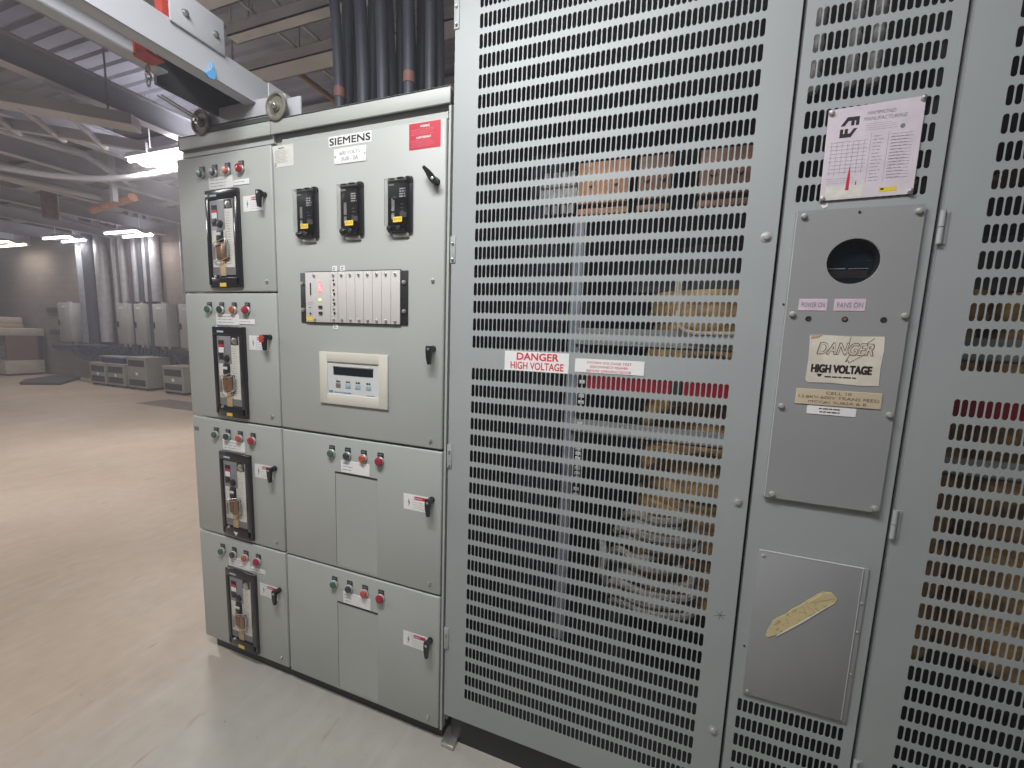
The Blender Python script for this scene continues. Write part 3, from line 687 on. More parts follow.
# danger paper, tags
with P_('danger_paper', 'paper', cv) as b:
    n = 10; pts = [(.921, 1.5945), (.945, 1.5955), (1.0, 1.5935), (1.069, 1.595), (1.0715, 1.56), (1.0695, 1.52), (1.071, 1.4775), (1.03, 1.4755), (.97, 1.4785), (.928, 1.4765), (.9225, 1.483), (.9235, 1.54)]
    b.xz(pts, CY - .0012, CY)
s = b.o
text('DANGER', .9395, 1.0515, 1.5485, 1.577, CY - .0016, 'brownink', s, shear=.25, bold=.04)
text('DANGER', .9405, 1.0505, 1.5492, 1.5763, CY - .0019, 'paper', s, name='lettering_core', shear=.25, bold=0)
for p, q in (((1.006, 1.549), (.999, 1.531)), ((.999, 1.531), (1.004, 1.536)), ((1.004, 1.536), (1.006, 1.529)), ((1.004, 1.593), (1.002, 1.577)), ((1.05, 1.59), (1.036, 1.577)), ((1.034, 1.55), (1.006, 1.529))):
    d = Vector((q[0] - p[0], q[1] - p[1])).normalized() * .0006
    with P_('scrawl_stroke', 'brownink', s) as b: b.xz([(p[0] - d.y, p[1] + d.x), (p[0] + d.y, p[1] - d.x), (q[0] + d.y, q[1] - d.x), (q[0] - d.y, q[1] + d.x)], CY - .0016, CY - .0012)
text('HIGH VOLTAGE', .932, 1.053, 1.5035, 1.5225, CY - .0016, 'ink', s, bold=.06)
with P_('badge', 'ink', s) as b: b.xz([(.944, 1.4995), (.956, 1.4995), (.952, 1.4925), (.948, 1.4925)], CY - .0016, CY - .0012)
lines(.961, 1.044, 1.49, 1.4965, 1, CY - .0016, 'ink', s, h=.5)
with P_('paper_fold', 'tan', s) as b: b.xz([(.9225, 1.594), (.945, 1.595), (.936, 1.589), (.9235, 1.586)], CY - .0022, CY - .0012)
with P_('cell_tag', 'tag', cv) as b: b.box(.906, 1.081, CY - .0022, CY, 1.4215, 1.4602, bev=.0005, seg=1)
s = b.o
text('CELL 10', .968, 1.02, 1.4492, 1.4562, CY - .0026, 'brownink', s); text('13.8KV-600V TRANS FEED', .912, 1.076, 1.4375, 1.4448, CY - .0026, 'brownink', s); text('MCC#1 SUB2A & B', .934, 1.052, 1.4257, 1.4328, CY - .0026, 'brownink', s)
with P_('small_tag', 'white', cv) as b: b.box(.9335, 1.0345, CY - .0014, CY, 1.398, 1.4185)
lines(.958, 1.01, 1.41, 1.4155, 1, CY - .0018, 'ink', b.o, h=.5, fill=1.); lines(.96, 1.006, 1.402, 1.4075, 1, CY - .0018, 'ink', b.o, h=.5, fill=1.)
# maker's data plate
NY = -.003
with P_('data_plate', 'pink', t) as b:
    b.xz([(.9055, 2.1195), (1.0935, 2.1255), (1.0945, 1.9185), (.9085, 1.9155)], NY, NY + .0015)
np_ = b.o
np_.data.materials.clear(); np_.data.materials.append(mat('anodised data plate', (.6, .545, .585), .42, var=.05, scale=30))
f = NY - .0003
with P_('maker_logo', 'ink', np_) as b:
    x, z = .9395, 2.080
    g = lambda pts: [(x + u, z + v) for u, v in pts]
    b.xz(g([(-.006, 0), (.0065, .019), (.031, .019), (.031, 0), (.0245, 0), (.0245, .0105), (.0215, .0105), (.0215, 0), (.015, 0), (.015, .0105), (.0095, .0105), (.002, 0)]), f, NY)
    z -= .0255
    b.xz(g([(-.006, .019), (.0005, .019), (.0005, .0085), (.0035, .0085), (.0035, .019), (.01, .019), (.01, .0085), (.0145, .0085), (.0215, .019), (.029, .019), (.017, 0), (-.006, 0)]), f, NY)
text('HAMMOND', .985, 1.04, 2.099, 2.107, f, 'greyink', np_, shear=.3); text('MANUFACTURING', .9785, 1.063, 2.0865, 2.0945, f, 'greyink', np_, shear=.3)
lines(.985, 1.06, 2.064, 2.082, 4, f, 'greyink', np_, h=.1)
with P_('approval_mark', 'greyink', np_) as b: b.lathe((1.057, NY, 2.0675), (0, -1, 0), [(.005, 0), (.0045, .0004)], 16)
with P_('table_lines', 'plate', np_) as b:
    for k in range(9):
        z = 2.045 - k * .0085; b.box(.917, .992, f, NY, z, z + .0004)
    for k in range(7):
        x = .92 + k * .011; b.box(x, x + .0004, f, NY, 1.972, 2.045)
    for k in range(15):
        z = 2.052 - k * .0068; b.box(1.037, 1.079, f, NY, z, z + .0004)
    b.box(.998, .9984, f, NY, 1.95, 2.06); b.box(1.032, 1.0324, f, NY, 1.95, 2.06)
lines(1.003, 1.029, 1.95, 2.055, 14, f, 'greyink', np_, h=.12, fill=.8); lines(.917, .99, 1.951, 1.966, 3, f, 'greyink', np_, h=.12); lines(1.038, 1.076, 1.955, 2.05, 14, f, 'greyink', np_, h=.08)
with P_('cream_field', 'cream', np_) as b: b.box(.9185, .995, f + .0001, NY, 1.92, 1.947)
with P_('yellow_sticker', 'yellow', np_) as b: b.box(1.027, 1.062, f, NY, 1.9275, 1.9375)
lines(1.03, 1.04, 1.93, 1.936, 1, f - .0003, 'ink', b.o, h=.7)
with P_('red_spike', 'red', np_) as b:
    b.xz([(.959, 1.936), (.966, 1.936), (.9655, 1.97), (.963, 1.991), (.9605, 1.97)], f - .0002, NY)
    b.xz([(.9775, 1.947), (.9805, 1.947), (.979, 1.958)], f - .0002, NY)
for x, z in ((.911, 2.1125), (1.088, 2.1205), (.913, 1.9205), (1.088, 1.924)): bolt(np_, x, z, NY, .0055, 'dullsteel' if x < 1 else 'steel', name='plate_screw')
for o in [np_] + list(np_.children_recursive):
    for v in o.data.vertices: v.co.x = (v.co.x + .99 - .9055) * .949 + .9055 - .99
with P_('glue_patch', 'white', t) as b: b.xz([(.915, 1.909), (.928, 1.911), (.927, 1.902), (.92, 1.899), (.914, 1.903)], .0008, .002)
# lower access cover with torn tape
with P_('access_cover', 'cover', t) as b:
    b.box(.8685, 1.0975, -.006, .002, .581, 1.013, bev=.0015); b.box(1.098, 1.111, -.003, .002, .576, 1.0135, bev=.001)
ac = b.o
with P_('cover_edge', 'sheath', ac) as b: b.box(.8685, 1.0975, -.0066, -.002, 1.0125, 1.0142); b.box(1.0965, 1.0978, -.0066, -.004, .586, 1.012)
for x, z in ((.878, 1.0), (.878, .592)): bolt(ac, x, z, -.006, .0042, 'dullsteel', name='screw', h=.003)
for z in (.92, .84, .72): bolt(ac, 1.104, z, -.003, .003, 'dullsteel', name='screw', h=.003)
with P_('torn_tape', 'masking', ac) as b:
    A = Vector((.907, .771)); B = Vector((1.048, .925)); ax = (B - A).normalized(); nx = Vector((-ax.y, ax.x))
    L_ = (B - A).length; up = []; dn = []
    random.seed(3)
    for k in range(15):
        u = k / 14; w1 = .025 * min(1, u * 4.5) ** .7 + random.uniform(-.0015, .0015); w2 = .013 * min(1, u * 3 + .35)
        if k == 14: w1 *= .55; w2 *= .5
        if k == 0: w1 = .002
        p = A + ax * (u * L_); up.append(tuple(p + nx * w1)); dn.append(tuple(p - nx * w2))
    b.xz(dn + up[::-1], -.0072, -.006)
tp = b.o
with P_('folded_end', 'maskfold', tp) as b:
    p = A + ax * (L_ * .72); q = A + ax * (L_ * .985)
    b.xz([tuple(p + nx * .021), tuple(p + ax * .015 + nx * .012), tuple(q - nx * .002), tuple(q + ax * .004 + nx * .006), tuple(q + nx * .015), tuple(q - ax * .012 + nx * .022)], -.0082, -.0072)
with P_('tape_edge', 'cream', tp) as b:
    p = A + ax * (L_ * .1); q = A + ax * (L_ * .95)
    b.xz([tuple(p - nx * .0105), tuple(p - nx * .0135), tuple(A + ax * (L_ * .5) - nx * .015), tuple(q - nx * .0105), tuple(A + ax * (L_ * .5) - nx * .0115)], -.0078, -.0070)

# ------------------------------------------------------------------ what stands inside the enclosure
t = thing('dry_type_transformer', 'copper bars, tan windings and red board of a transformer seen through the slots', 'transformer', (1.0, .7, .141))
with P_('winding', 'winding', t) as b: pass
bpy.data.objects.remove(b.o)
for cx in (.77, 1.36, 1.9 - .05):
    with P_('winding', 'winding', t) as b:
        prof = [(.10, .5)]
        z = .72
        for k in range(22):
            z0 = .5 + k * .0575; r = .235 if k % 4 != 3 else .215
            if z0 + .05 < 1.76: prof += [(r, z0 + .003), (r + .006, z0 + .02), (r + .006, z0 + .035), (r, z0 + .052)]
        prof += [(.1, prof[-1][1] + .005)]
        b.lathe((cx, .66, 0.15), (0, 0, 1), [(r, z - .15) for r, z in prof], 36)
with P_('core', 'cranedark', t) as b:
    b.box(.45, 1.95, .62, .72, .3, .5); b.box(.45, 1.95, .62, .72, 1.77, 1.95)
    for x in (.77, 1.36, 1.85): b.box(x - .09, x + .09, .58, .74, .3, 1.95)
    for x in (.5, 1.9): b.box(x - .04, x + .04, .45, .9, .141, .35)
for z0, z1 in ((1.538, 1.606), (1.196, 1.252)):
    with P_('clamp_channel', 'clamp', t) as b: b.box(.27, 1.98, .335, .345, z0, z1); b.box(.27, 1.98, .335, .4, z0, z0 + .006)
with P_('insulation_board', 'redbar', t) as b: b.box(.285, 1.98, .34, .352, 1.366, 1.445); b.box(.285, .62, .335, .34, 1.428, 1.434)
with P_('board_gap', 'vent', t) as b: b.box(.625, .66, .325, .342, 1.34, 1.45)
for x0, x1, m_ in ((.252, .432, 'copper'), (.462, .572, 'copperdull'), (.66, .82, 'copperdull'), (.875, .9, 'copperdull'), (1.08, 1.13, 'copper'), (1.3, 1.4, 'copperdull'), (1.5, 1.62, 'copperdull')):
    with P_('bus_bar', m_, t) as b:
        b.box(x0, x1, .34, .354, 2.06, 2.205, bev=.002); b.box(x0, x1, .336, .36, 2.02, 2.042, bev=.002); b.box(x0 + .02, x1 - .02, .354, .62, 2.1, 2.115)
        for q in (.25, .75): b.cyl((x0 + (x1 - x0) * q, .34, 2.13), (x0 + (x1 - x0) * q, .331, 2.13), .011, 12)
with P_('insulator_stack', 'porcelain', t) as b:
    for x in (.125, .16, .195, .225):
        b.lathe((x, .36, 2.035), (0, 0, 1), [(.012, 0), (.012, .03), (.017, .035), (.017, .06), (.011, .066), (.011, .09), (.017, .096), (.017, .12), (.012, .126), (.012, .15)], 12)
    b.box(.1, .245, .35, .37, 2.09, 2.125)
for x in (.255, ):
    with P_('wiring_post', 'bluepipe', t) as b:
        b.box(.238, .287, .34, .346, .3, 2.0); b.box(.238, .242, .34, .37, .3, 2.0); b.box(.283, .287, .34, .37, .3, 2.0)
with P_('terminal_strip', 'black', t) as b: b.box(.29, .325, .338, .36, .93, 1.72)
ts = b.o
for k, z in enumerate((1.345, 1.32, 1.285, 1.235, 1.135, 1.115, 1.095, 1.055, 1.035, 1.015, .97, .945, 1.4, 1.5)):
    with P_('terminal', 'whiteink', ts) as b: b.box(.296, .305, .33, .338, z - .0065, z + .0065, bev=.001); b.box(.309, .318, .33, .338, z - .0065, z + .0065, bev=.001)
with P_('control_wire', 'wirewhite', t) as b:
    b.tube(smooth_path([(.625, .31, 1.79), (.622, .305, 1.74), (.632, .3, 1.69), (.625, .3, 1.65), (.64, .3, 1.615), (.67, .3, 1.6), (.72, .3, 1.597), (.86, .3, 1.6), (1.0, .31, 1.61)]), .008, 8)
with P_('cable_loom', 'cable', t) as b:
    for k in range(6): b.tube(smooth_path([(-.02 + k * .035, .5, .2), (.02 + k * .03, .48, .9), (-.01 + k * .035, .5, 1.6), (.05 + k * .02, .46, 2.3)]), .014, 8)
with P_('flexible_braid', 'braid', t) as b:
    for k, (z, x0, x1) in enumerate(((.915, .5, .72), (.885, .52, .71), (.845, .47, .76), (.805, .48, .77), (.755, .46, .64), (.72, .47, .72), (.665, .49, .76), (.62, .46, .77), (.58, .45, .74), (.545, .47, .77))):
        b.tube(smooth_path([(x0, .36, z - .03), (x0 + .03, .33, z), ((x0 + x1) / 2, .315, z - .012), (x1 - .02, .34, z - .004), (x1, .4, z + .02)]), .015, 8)
    b.tube(smooth_path([(.42, .36, .76), (.435, .32, .72), (.43, .32, .66), (.45, .34, .6)]), .015, 8)
with P_('upper_lead', 'porcelain', t) as b:
    for x in (.955, 1.045, 1.1):
        prof = []
        for k in range(9): prof += [(.013, k * .03), (.017, k * .03 + .01), (.017, k * .03 + .018), (.013, k * .03 + .028)]
        b.lathe((x, .33, 2.33), (0, 0, 1), prof, 12)
world()

# ------------------------------------------------------------------ breaker lifting hoist on the top rail
t = thing('breaker_hoist', 'pale grey travelling hoist beam on two wheels, riding the top rail above the switchgear', 'hoist', (-1.04, .05, 2.339))
def channel_y(bm, x, out, y0, y1, z0, z1, w=.05, th=.006):
    box(bm, x - th / 2, x + th / 2, y0, y1, z0, z1)
    box(bm, x, x + out * w, y0, y1, z0, z0 + th); box(bm, x, x + out * w, y0, y1, z1 - th, z1)
with P_('boom_channel', 'cranepaint', t) as b: channel_y(b.bm, -.95, -1, -1.0, .17, 2.418, 2.517, .055)
with P_('boom_channel', 'cranepaint', t) as b: channel_y(b.bm, -1.145, 1, -1.0, -.2, 2.424, 2.52, .055)
with P_('carriage_shade', 'cranedark', t) as b:
    b.box(-1.165, -1.15, -.2, .12, 2.40, 2.545); b.box(-1.15, -.96, .06, .1, 2.40, 2.53); b.box(-1.15, -.96, -.2, .1, 2.5, 2.51)  # dark plates: shadow inside the far channel put into the colour
with P_('end_truck', 'cranepaint', t) as b:
    b.box(-1.27, -.8, .012, .02, 2.362, 2.43, bev=.002); b.box(-1.27, -.8, .012, .09, 2.362, 2.37); b.box(-.835, -.74, .025, .033, 2.345, 2.42, bev=.002)
    b.box(-.87, -.862, -.0, .1, 2.37, 2.47)
with P_('splice_plate', 'cranepaint', t) as b: b.box(-.947, -.938, -.275, -.105, 2.508, 2.62, bev=.003)
sp = b.o
for yy, zz in ((-.232, 2.557), (-.138, 2.557)):
    with P_('bolt', 'steel', sp) as b: b.lathe((-.938, yy, zz), (1, 0, 0), [(.0105, 0), (.0105, .002), (.008, .003), (.008, .009), (.004, .011)], 12)
for x, m_ in ((-1.232, 1), (-.822, 2)):
    with P_('wheel', 'wheel', t) as b:
        b.lathe((x, .0005, 2.377), (0, -1, 0), [(.036, -.012), (.036, .004), (.049, .006), (.049, .012), (.042, .014), (.036, .006), (.018, .005), (.016, .012), (.001, .013)], 32)
    wh = b.o
    with P_('axle_nut', 'steel', wh) as b: b.lathe((x, -.0145, 2.377), (0, -1, 0), [(.013, 0), (.013, .008), (.007, .009), (.007, .018), (.002, .019)], 6)
with P_('guide_bracket', 'wheel', t) as b:
    b.prism([(-1.345, 2.385), (-1.262, 2.44), (-1.262, 2.352)], 'y', .03, .05); b.prism([(-1.28, 2.43), (-1.19, 2.475), (-1.17, 2.455), (-1.26, 2.415)], 'y', .02, .14)
with P_('trolley_bracket', 'redpaint', t) as b:
    b.box(-1.085, -1.075, -.30, -.25, 2.42, 2.53); b.box(-1.085, -1.02, -.30, -.25, 2.415, 2.424)
with P_('stop_block', 'redpaint', t) as b: b.box(-1.0, -.965, -.28, -.25, 2.516, 2.575)
with P_('chain_link', 'dullsteel', t) as b:
    for k in range(3): b.tube([(-1.09 + (.008 if k % 2 == 0 else 0) * math.cos(a * PI / 5), -.26 + (.008 if k % 2 else 0) * math.cos(a * PI / 5), 2.40 - k * .02 + .014 * math.sin(a * PI / 5)) for a in range(10)], .003, 6, closed=True)
with P_('lift_rope', 'steel', t) as b:
    for dx in (0, .02): b.tube([(-1.29 + dx, -.12, 2.425), (-1.265 + dx, -.0, 2.395)], .004, 6)
with P_('blue_rag', 'cyan', t) as b:
    b.prism([(-.152, 2.462), (-.148, 2.44), (-.142, 2.428), (-.146, 2.408), (-.166, 2.404), (-.178, 2.412), (-.166, 2.425), (-.156, 2.436)], 'x', -.945, -.937)
world()

# ------------------------------------------------------------------ black cables dropping behind the top rail
def place_ordinal(n): return ('leftmost', 'second', 'third', 'fourth', 'fifth', 'sixth', 'seventh', 'eighth', 'ninth', 'tenth', 'eleventh', 'twelfth', 'thirteenth', 'fourteenth')[n]
CB = []
for i in range(14):                                     # three ranks deep, staggered
    yb = .29 + (i % 3) * .08; q = -.905 + i * .0245 + ((i * 11) % 5 - 2) * .004
    xb = .556 + q * (yb + 1.1955)
    CB.append((xb, xb - .03 + ((i * 5) % 7 - 3) * .008, .021 + .0014 * (i % 4)))
for i, (xb, xt, r) in enumerate(CB):
    yb = .29 + (i % 3) * .08; yt = yb + .02
    pts = [(xb, yb, 2.30), (xb, yb, 2.55), (xb * .6 + xt * .4, yb + .01, 2.85), (xt, yt, 3.2), (xt - .02, yt, 3.8), (xt, yt, 4.24)]
    with P_('power_cable', 'cable', None) as b: b.tube(smooth_path(pts, 5), r, 12)
    lab = 'leftmost of the thick black cables dropping behind the top rail' if i == 0 else place_ordinal(i) + ' from the left of the thick black cables behind the top rail'
    if i == 13: lab = 'rightmost of the thick black cables, beside the slotted enclosure'
    tagged(b.o, lab, 'cable', 'black cables above the metering cabinet')
    if i in (0, 9):
        with P_('red_sleeve', 'rust', b.o) as b2: b2.cyl((xb, yb, 2.56), (xb, yb, 2.60), r + .002, 14)
    elif i == 11:
        pass
# steel channels and thin rods overhead, behind the gear
for k, (y0, y1, x0, lab) in enumerate(((1.09, 1.23, -2.75, 'broad pale steel channel overhead, lowest of three behind the black cables'), (.795, .87, -2.15, 'middle of three steel channels crossing overhead behind the black cables'), (.51, .625, -2.6, 'highest in view of three steel channels crossing above the hoist'))):
    with P_('strut_channel', 'strut', None) as b:
        b.box(x0, 1.2, y0, y1, 3.40, 3.408); b.box(x0, 1.2, y0, y0 + .006, 3.40, 3.47); b.box(x0, 1.2, y1 - .006, y1, 3.40, 3.47)
        for x in (x0 + .15, .9): b.cyl((x, (y0 + y1) / 2, 3.4), (x, (y0 + y1) / 2, 4.26), .008, 8)
    tagged(b.o, lab, 'steel channel', 'steel channels above the switchgear')
for k, (x, m_, r, lab) in enumerate(((-2.15, 'wood', .022, 'orange brown runner overhead above the second hoist wheel'), (-1.93, 'strut', .009, 'first thin rod right of the orange brown overhead runner'), (-1.72, 'strut', .009, 'second thin rod right of the orange brown overhead runner'), (-1.5, 'strut', .009, 'thin overhead rod just left of the black cables'), (-.62, 'strut', .01, 'thin overhead rod showing right of the black cables'))):
    y0 = 1.26 if k == 0 else .7
    with P_('ceiling_rod', m_, None) as b:
        b.tube([(x, y0, 3.5), (x, 3.4, 3.5)], r, 8)
        for y in (y0 + .1, 3.2): b.cyl((x, y, 3.5), (x, y, 4.26), .004, 6)
    tagged(b.o, lab, 'rod', 'rods below the deck')

# ------------------------------------------------------------------ overhead on the left: ladder tray, pipes, conduits
def at_dir(p, d, l): return (p[0] + d[0] * l, p[1] + d[1] * l)
t = thing('ladder_tray', 'pale ladder cable tray slanting under the ceiling at upper left', 'cable tray', (-4.7, 1.2, 3.4))
d = Vector((.745, .667)); n = Vector((-.82, .57)).normalized()
P0 = Vector((-7.0, -1.06)); 
for off in (0., .62):
    with P_('side_rail', 'beam', t) as b:
        a = P0 + n * off; q = a + d * 3.7; w = Vector((-d.y, d.x)) * .03
        v = []
        for (pp, ss) in ((a, -1), (q, -1), (q, 1), (a, 1)):
            for z in (3.4, 3.5): v.append(b.bm.verts.new((pp.x + w.x * ss * (3.2 if off == 0 else 1), pp.y + w.y * ss * (3.2 if off == 0 else 1), z)))
        for f in ((0, 2, 4, 6), (1, 7, 5, 3), (0, 1, 3, 2), (2, 3, 5, 4), (4, 5, 7, 6), (6, 7, 1, 0)): b.bm.faces.new([v[i] for i in f])
for k in range(10):
    a = P0 + d * (.25 + k * .33); q = a + Vector((-.36, .34)) * 1.5
    with P_('rung', 'beam', t) as b: b.tube([(a.x, a.y, 3.42), (q.x, q.y, 3.42)], .028, 6)
for k in (.9, 2.2, 3.5):
    a = P0 + d * k
    with P_('hanger', 'conduit', t) as b: b.cyl((a.x, a.y, 3.45), (a.x, a.y, 4.28), .008, 6)
world()
def pipe(name, m_, pts, r, lab, cat, group=None, seg=14):
    with P_(name, m_, None) as b: b.tube(pts, r, seg)
    return tagged(b.o, lab, cat, group)
pipe('lagged_ceiling_pipe', 'orange', [(-8.0, 2.77, 3.32), (-7.2, 2.64, 3.32), (-6.5, 2.53, 3.32)], .055, 'short orange lagged pipe under the ceiling, left of the bright near lamp', 'pipe')
pipe('ceiling_drop_pipe', 'rust', [(-9.75, 3.0, 3.36), (-9.75, 3.0, 4.25)], .1, 'red brown pipe rising above the second far lamp', 'pipe')
with P_('lamp_support_strut', 'beam', None) as b: b.tube([(-9.1, 2.85, 3.3), (-9.4, 3.5, 3.3)], .035, 4); b.cyl((-9.1, 2.85, 3.3), (-9.1, 2.85, 4.28), .01, 6); b.cyl((-9.4, 3.5, 3.3), (-9.4, 3.5, 4.28), .01, 6)
tagged(b.o, 'pale steel strut running right below the orange pipe', 'strut')
with P_('drop_bracket', 'beam', None) as b: b.box(-6.56, -6.5, 2.3, 2.36, 3.2, 4.28)
tagged(b.o, 'short pale bracket hanging at the right end of the orange pipe', 'bracket')
pipe('ceiling_pipe', 'beam', [(-8.6, 1.0, 3.55), (-8.0, 1.9, 3.5), (-7.6, 2.7, 3.45)], .05, 'grey pipe crossing under the ceiling left of the orange pipe', 'pipe')
pipe('ceiling_pipe', 'beam', [(-6.4, .9, 3.6), (-6.2, 1.9, 3.6), (-6.6, 2.6, 3.5)], .04, 'grey pipe bending down toward the orange pipe bracket', 'pipe')
pipe('ceiling_pipe', 'beam', smooth_path([(-6.9, 1.1, 3.3), (-6.4, 1.75, 3.3), (-5.6, 2.1, 3.35), (-4.0, 2.2, 3.45)]), .035, 'grey conduit passing left of and behind the bright near lamp', 'pipe')

# ------------------------------------------------------------------ lamps
def uplight(x0, x1, y0, y1, z, w):
    li = bpy.data.lights.new('lamp_slots', 'AREA'); li.shape = 'RECTANGLE'; li.size = x1 - x0; li.size_y = y1 - y0; li.energy = w; li.color = (.93, .92, 1)
    o = bpy.data.objects.new('lamp_slots', li); COL.objects.link(o); o.location = ((x0 + x1) / 2, (y0 + y1) / 2, z + .13); o.rotation_euler = (PI, 0, 0)
def lamp(x0, x1, y0, y1, z, lab, m_='tube', power=40.):
    t = thing('fluorescent_light', lab, 'ceiling light', ((x0 + x1) / 2, (y0 + y1) / 2, z), 'fluorescent ceiling lights')
    ym = (y0 + y1) / 2
    with P_('housing', 'fixture', t) as b:
        b.prism([(y0, z + .06), (y0 + .03, z + .12), (y1 - .03, z + .12), (y1, z + .06), (y1, z + .055), (y1 - .1, z + .07), (ym + .04, z + .03), (ym - .04, z + .03), (y0 + .1, z + .07), (y0, z + .055)], 'x', x0, x1)
        for x in (x0 + .15, x1 - .15): b.cyl((x, ym, z + .12), (x, ym, 4.28), .006, 6)
    for y in (y0 + .05, y1 - .05):
        with P_('lamp_tube', m_, t) as b: b.cyl((x0 + .03, y, z + .03), (x1 - .03, y, z + .03), .02, 12)
    with P_('end_cap', m_, t) as b: b.box(x1 - .14, x1 - .02, y0 + .09, y1 - .09, z + .022, z + .03)
    world()
    li = bpy.data.lights.new('lamp_glow', 'AREA'); li.shape = 'RECTANGLE'; li.size = x1 - x0; li.size_y = y1 - y0; li.energy = power
    li.color = (1, .95, .93); uplight(x0, x1, y0, y1, z, min(power, 90) * .13); lo = bpy.data.objects.new('lamp_glow', li); COL.objects.link(lo); lo.location = ((x0 + x1) / 2, ym, z - .02)
lamp(-5.5, -4.3, 1.93, 2.33, 3.44, 'brightest fluorescent lamp, just left of the breaker cabinet top', power=125)
lamp(-11.3, -10.2, 4.42, 4.85, 3.5, 'fluorescent lamp over the wall mounted panels, right of the far row', power=26)
lamp(-13.8, -12.75, 4.42, 4.85, 3.5, 'middle fluorescent lamp of the far row, left of the panels', power=24)
lamp(-16.9, -15.45, 4.4, 4.85, 3.5, 'warm fluorescent lamp at the left end of the far row', 'tubewarm', power=18)

# ------------------------------------------------------------------ far wall: panels, conduits, floor transformers
WY = FY1
def epanel(x0, x1, z0, z1, depth, lab):
    t = thing('electrical_panel', lab, 'electrical panel', ((x0 + x1) / 2, WY, z0), 'grey panels on the far wall')
    yf = WY - depth
    with P_('case', 'panel', t) as b: b.box(x0, x1, yf + .02, WY - .002, z0, z1, bev=.008)
    with P_('door', 'panel', t) as b: b.box(x0 + .02, x1 - .02, yf, yf + .02, z0 + .02, z1 - .02, bev=.006)
    dd = b.o
    with P_('handle', 'black', dd) as b: b.box(x0 + .05, x0 + .08, yf - .03, yf, (z0 + z1) / 2 - .08, (z0 + z1) / 2 + .06, bev=.005)
    with P_('label_plate', 'whiteink', dd) as b: b.box((x0 + x1) / 2 - .1, (x0 + x1) / 2 + .06, yf - .004, yf, z1 - .13, z1 - .09)
    with P_('hub', 'steel', t) as b:
        for q in (.25, .7): b.cyl((x0 + (x1 - x0) * q, WY - depth / 2, z0), (x0 + (x1 - x0) * q, WY - depth / 2, z0 - .06), .035, 12)
        b.cyl(((x0 + x1) / 2, WY - depth / 2, z1), ((x0 + x1) / 2, WY - depth / 2, z1 + .05), .06, 12)
    world()
epanel(-14.55, -13.95, 1.0, 2.03, .3, 'grey panel on the far wall left of the thick blue grey duct')
epanel(-12.2, -11.76, 1.02, 2.03, .2, 'tall grey wall panel above the two small floor transformers')
epanel(-11.5, -11.1, 1.02, 2.03, .2, 'grey wall panel in the middle of the far group, left of the widest')
epanel(-10.76, -10.22, 1.02, 2.03, .22, 'widest grey wall panel, above the largest floor transformer')
epanel(-9.82, -9.3, 1.02, 2.03, .22, 'grey wall panel cut off by the breaker cabinet edge')
for x, r, zb, m_, nm, lab in ((-13.5, .13, 1.0, 'bluepipe', 'duct_riser', 'thick blue grey riser beside the leftmost wall panel'), (-13.1, .16, .95, 'cable', 'cable_riser', 'broad dark cable riser right of the blue grey riser'), (-12.72, .13, 1.05, 'conduit', 'conduit_riser', 'broad pale riser right of the broad dark cable riser'), (-12.33, .05, 1.25, 'conduit', 'conduit_riser', 'thin pale conduit left of the tall wall panel'), (-11.98, .07, 2.085, 'conduit', 'conduit_riser', 'pale conduit entering the top of the tall wall panel'), (-11.66, .05, .9, 'cable', 'cable_riser', 'dark riser right of the tall wall panel'), (-11.52, .06, 2.085, 'conduit', 'conduit_riser', 'pale conduit over the left side of the middle wall panel'), (-11.28, .07, 2.085, 'cable', 'cable_riser', 'dark riser above the middle wall panel'), (-11.12, .06, 2.085, 'conduit', 'conduit_riser', 'pale conduit at the right side of the middle wall panel'), (-10.92, .08, .9, 'cable', 'cable_riser', 'dark riser left of the widest wall panel'), (-10.7, .1, 2.085, 'conduit', 'conduit_riser', 'pale conduit entering the top of the widest wall panel'), (-9.78, .045, 2.085, 'conduit', 'conduit_riser', 'pale conduit beside the edge of the breaker cabinet'), (-9.55, .09, 2.085, 'cable', 'cable_riser', 'dark riser beside the edge of the breaker cabinet')):
    yy = WY - max(r, .06) - .02
    pipe(nm, m_, [(x, yy, zb), (x, yy, 4.24)], r, lab, 'riser', 'risers on the far wall')
def drytx(x0, x1, yf, h, depth, lab, z=0):
    t = thing('floor_transformer', lab, 'transformer', ((x0 + x1) / 2, yf + depth / 2, 0), 'grey floor transformers')
    with P_('case', 'drytx', t) as b: b.box(x0, x1, yf, yf + depth, .05, h - .02, bev=.008)
    with P_('lid', 'drytx', t) as b: b.box(x0 - .015, x1 + .015, yf - .015, yf + depth + .01, h - .025, h, bev=.004)
    for xf in (x0 + .05, x1 - .05):
        with P_('foot', 'black', t) as b: b.box(xf - .03, xf + .03, yf + .02, yf + depth - .02, 0, .05)
    for za, zc in ((.1, .24), (h - .22, h - .07)):
        with P_('vent_panel', 'vent', t) as b:
            b.box(x0 + .06, x1 - .06, yf - .006, yf, za, zc)
            for k in range(5): b.box(x0 + .06, x1 - .06, yf - .012, yf - .006, za + (zc - za) * k / 5, za + (zc - za) * (k + .4) / 5)
    with P_('rating_plate', 'whiteink', t) as b: b.box((x0 + x1) / 2 - .045, (x0 + x1) / 2 + .035, yf - .004, yf, h * .45, h * .45 + .07)
    world()
drytx(-12.62, -11.98, 4.6, .56, .45, 'small olive grey floor transformer at the left end of the row')
drytx(-11.93, -11.25, 4.6, .57, .45, 'small olive grey floor transformer second in the row, beside the largest')
drytx(-11.12, -10.42, 4.6, .77, .5, 'largest olive grey floor transformer, third in the row')
drytx(-9.84, -9.15, 4.6, .63, .45, 'olive grey floor transformer half hidden by the breaker cabinet')
t = thing('plastic_tub', 'dark blue plastic tub on top of the two small floor transformers', 'tub', (-11.85, 4.82, .572))
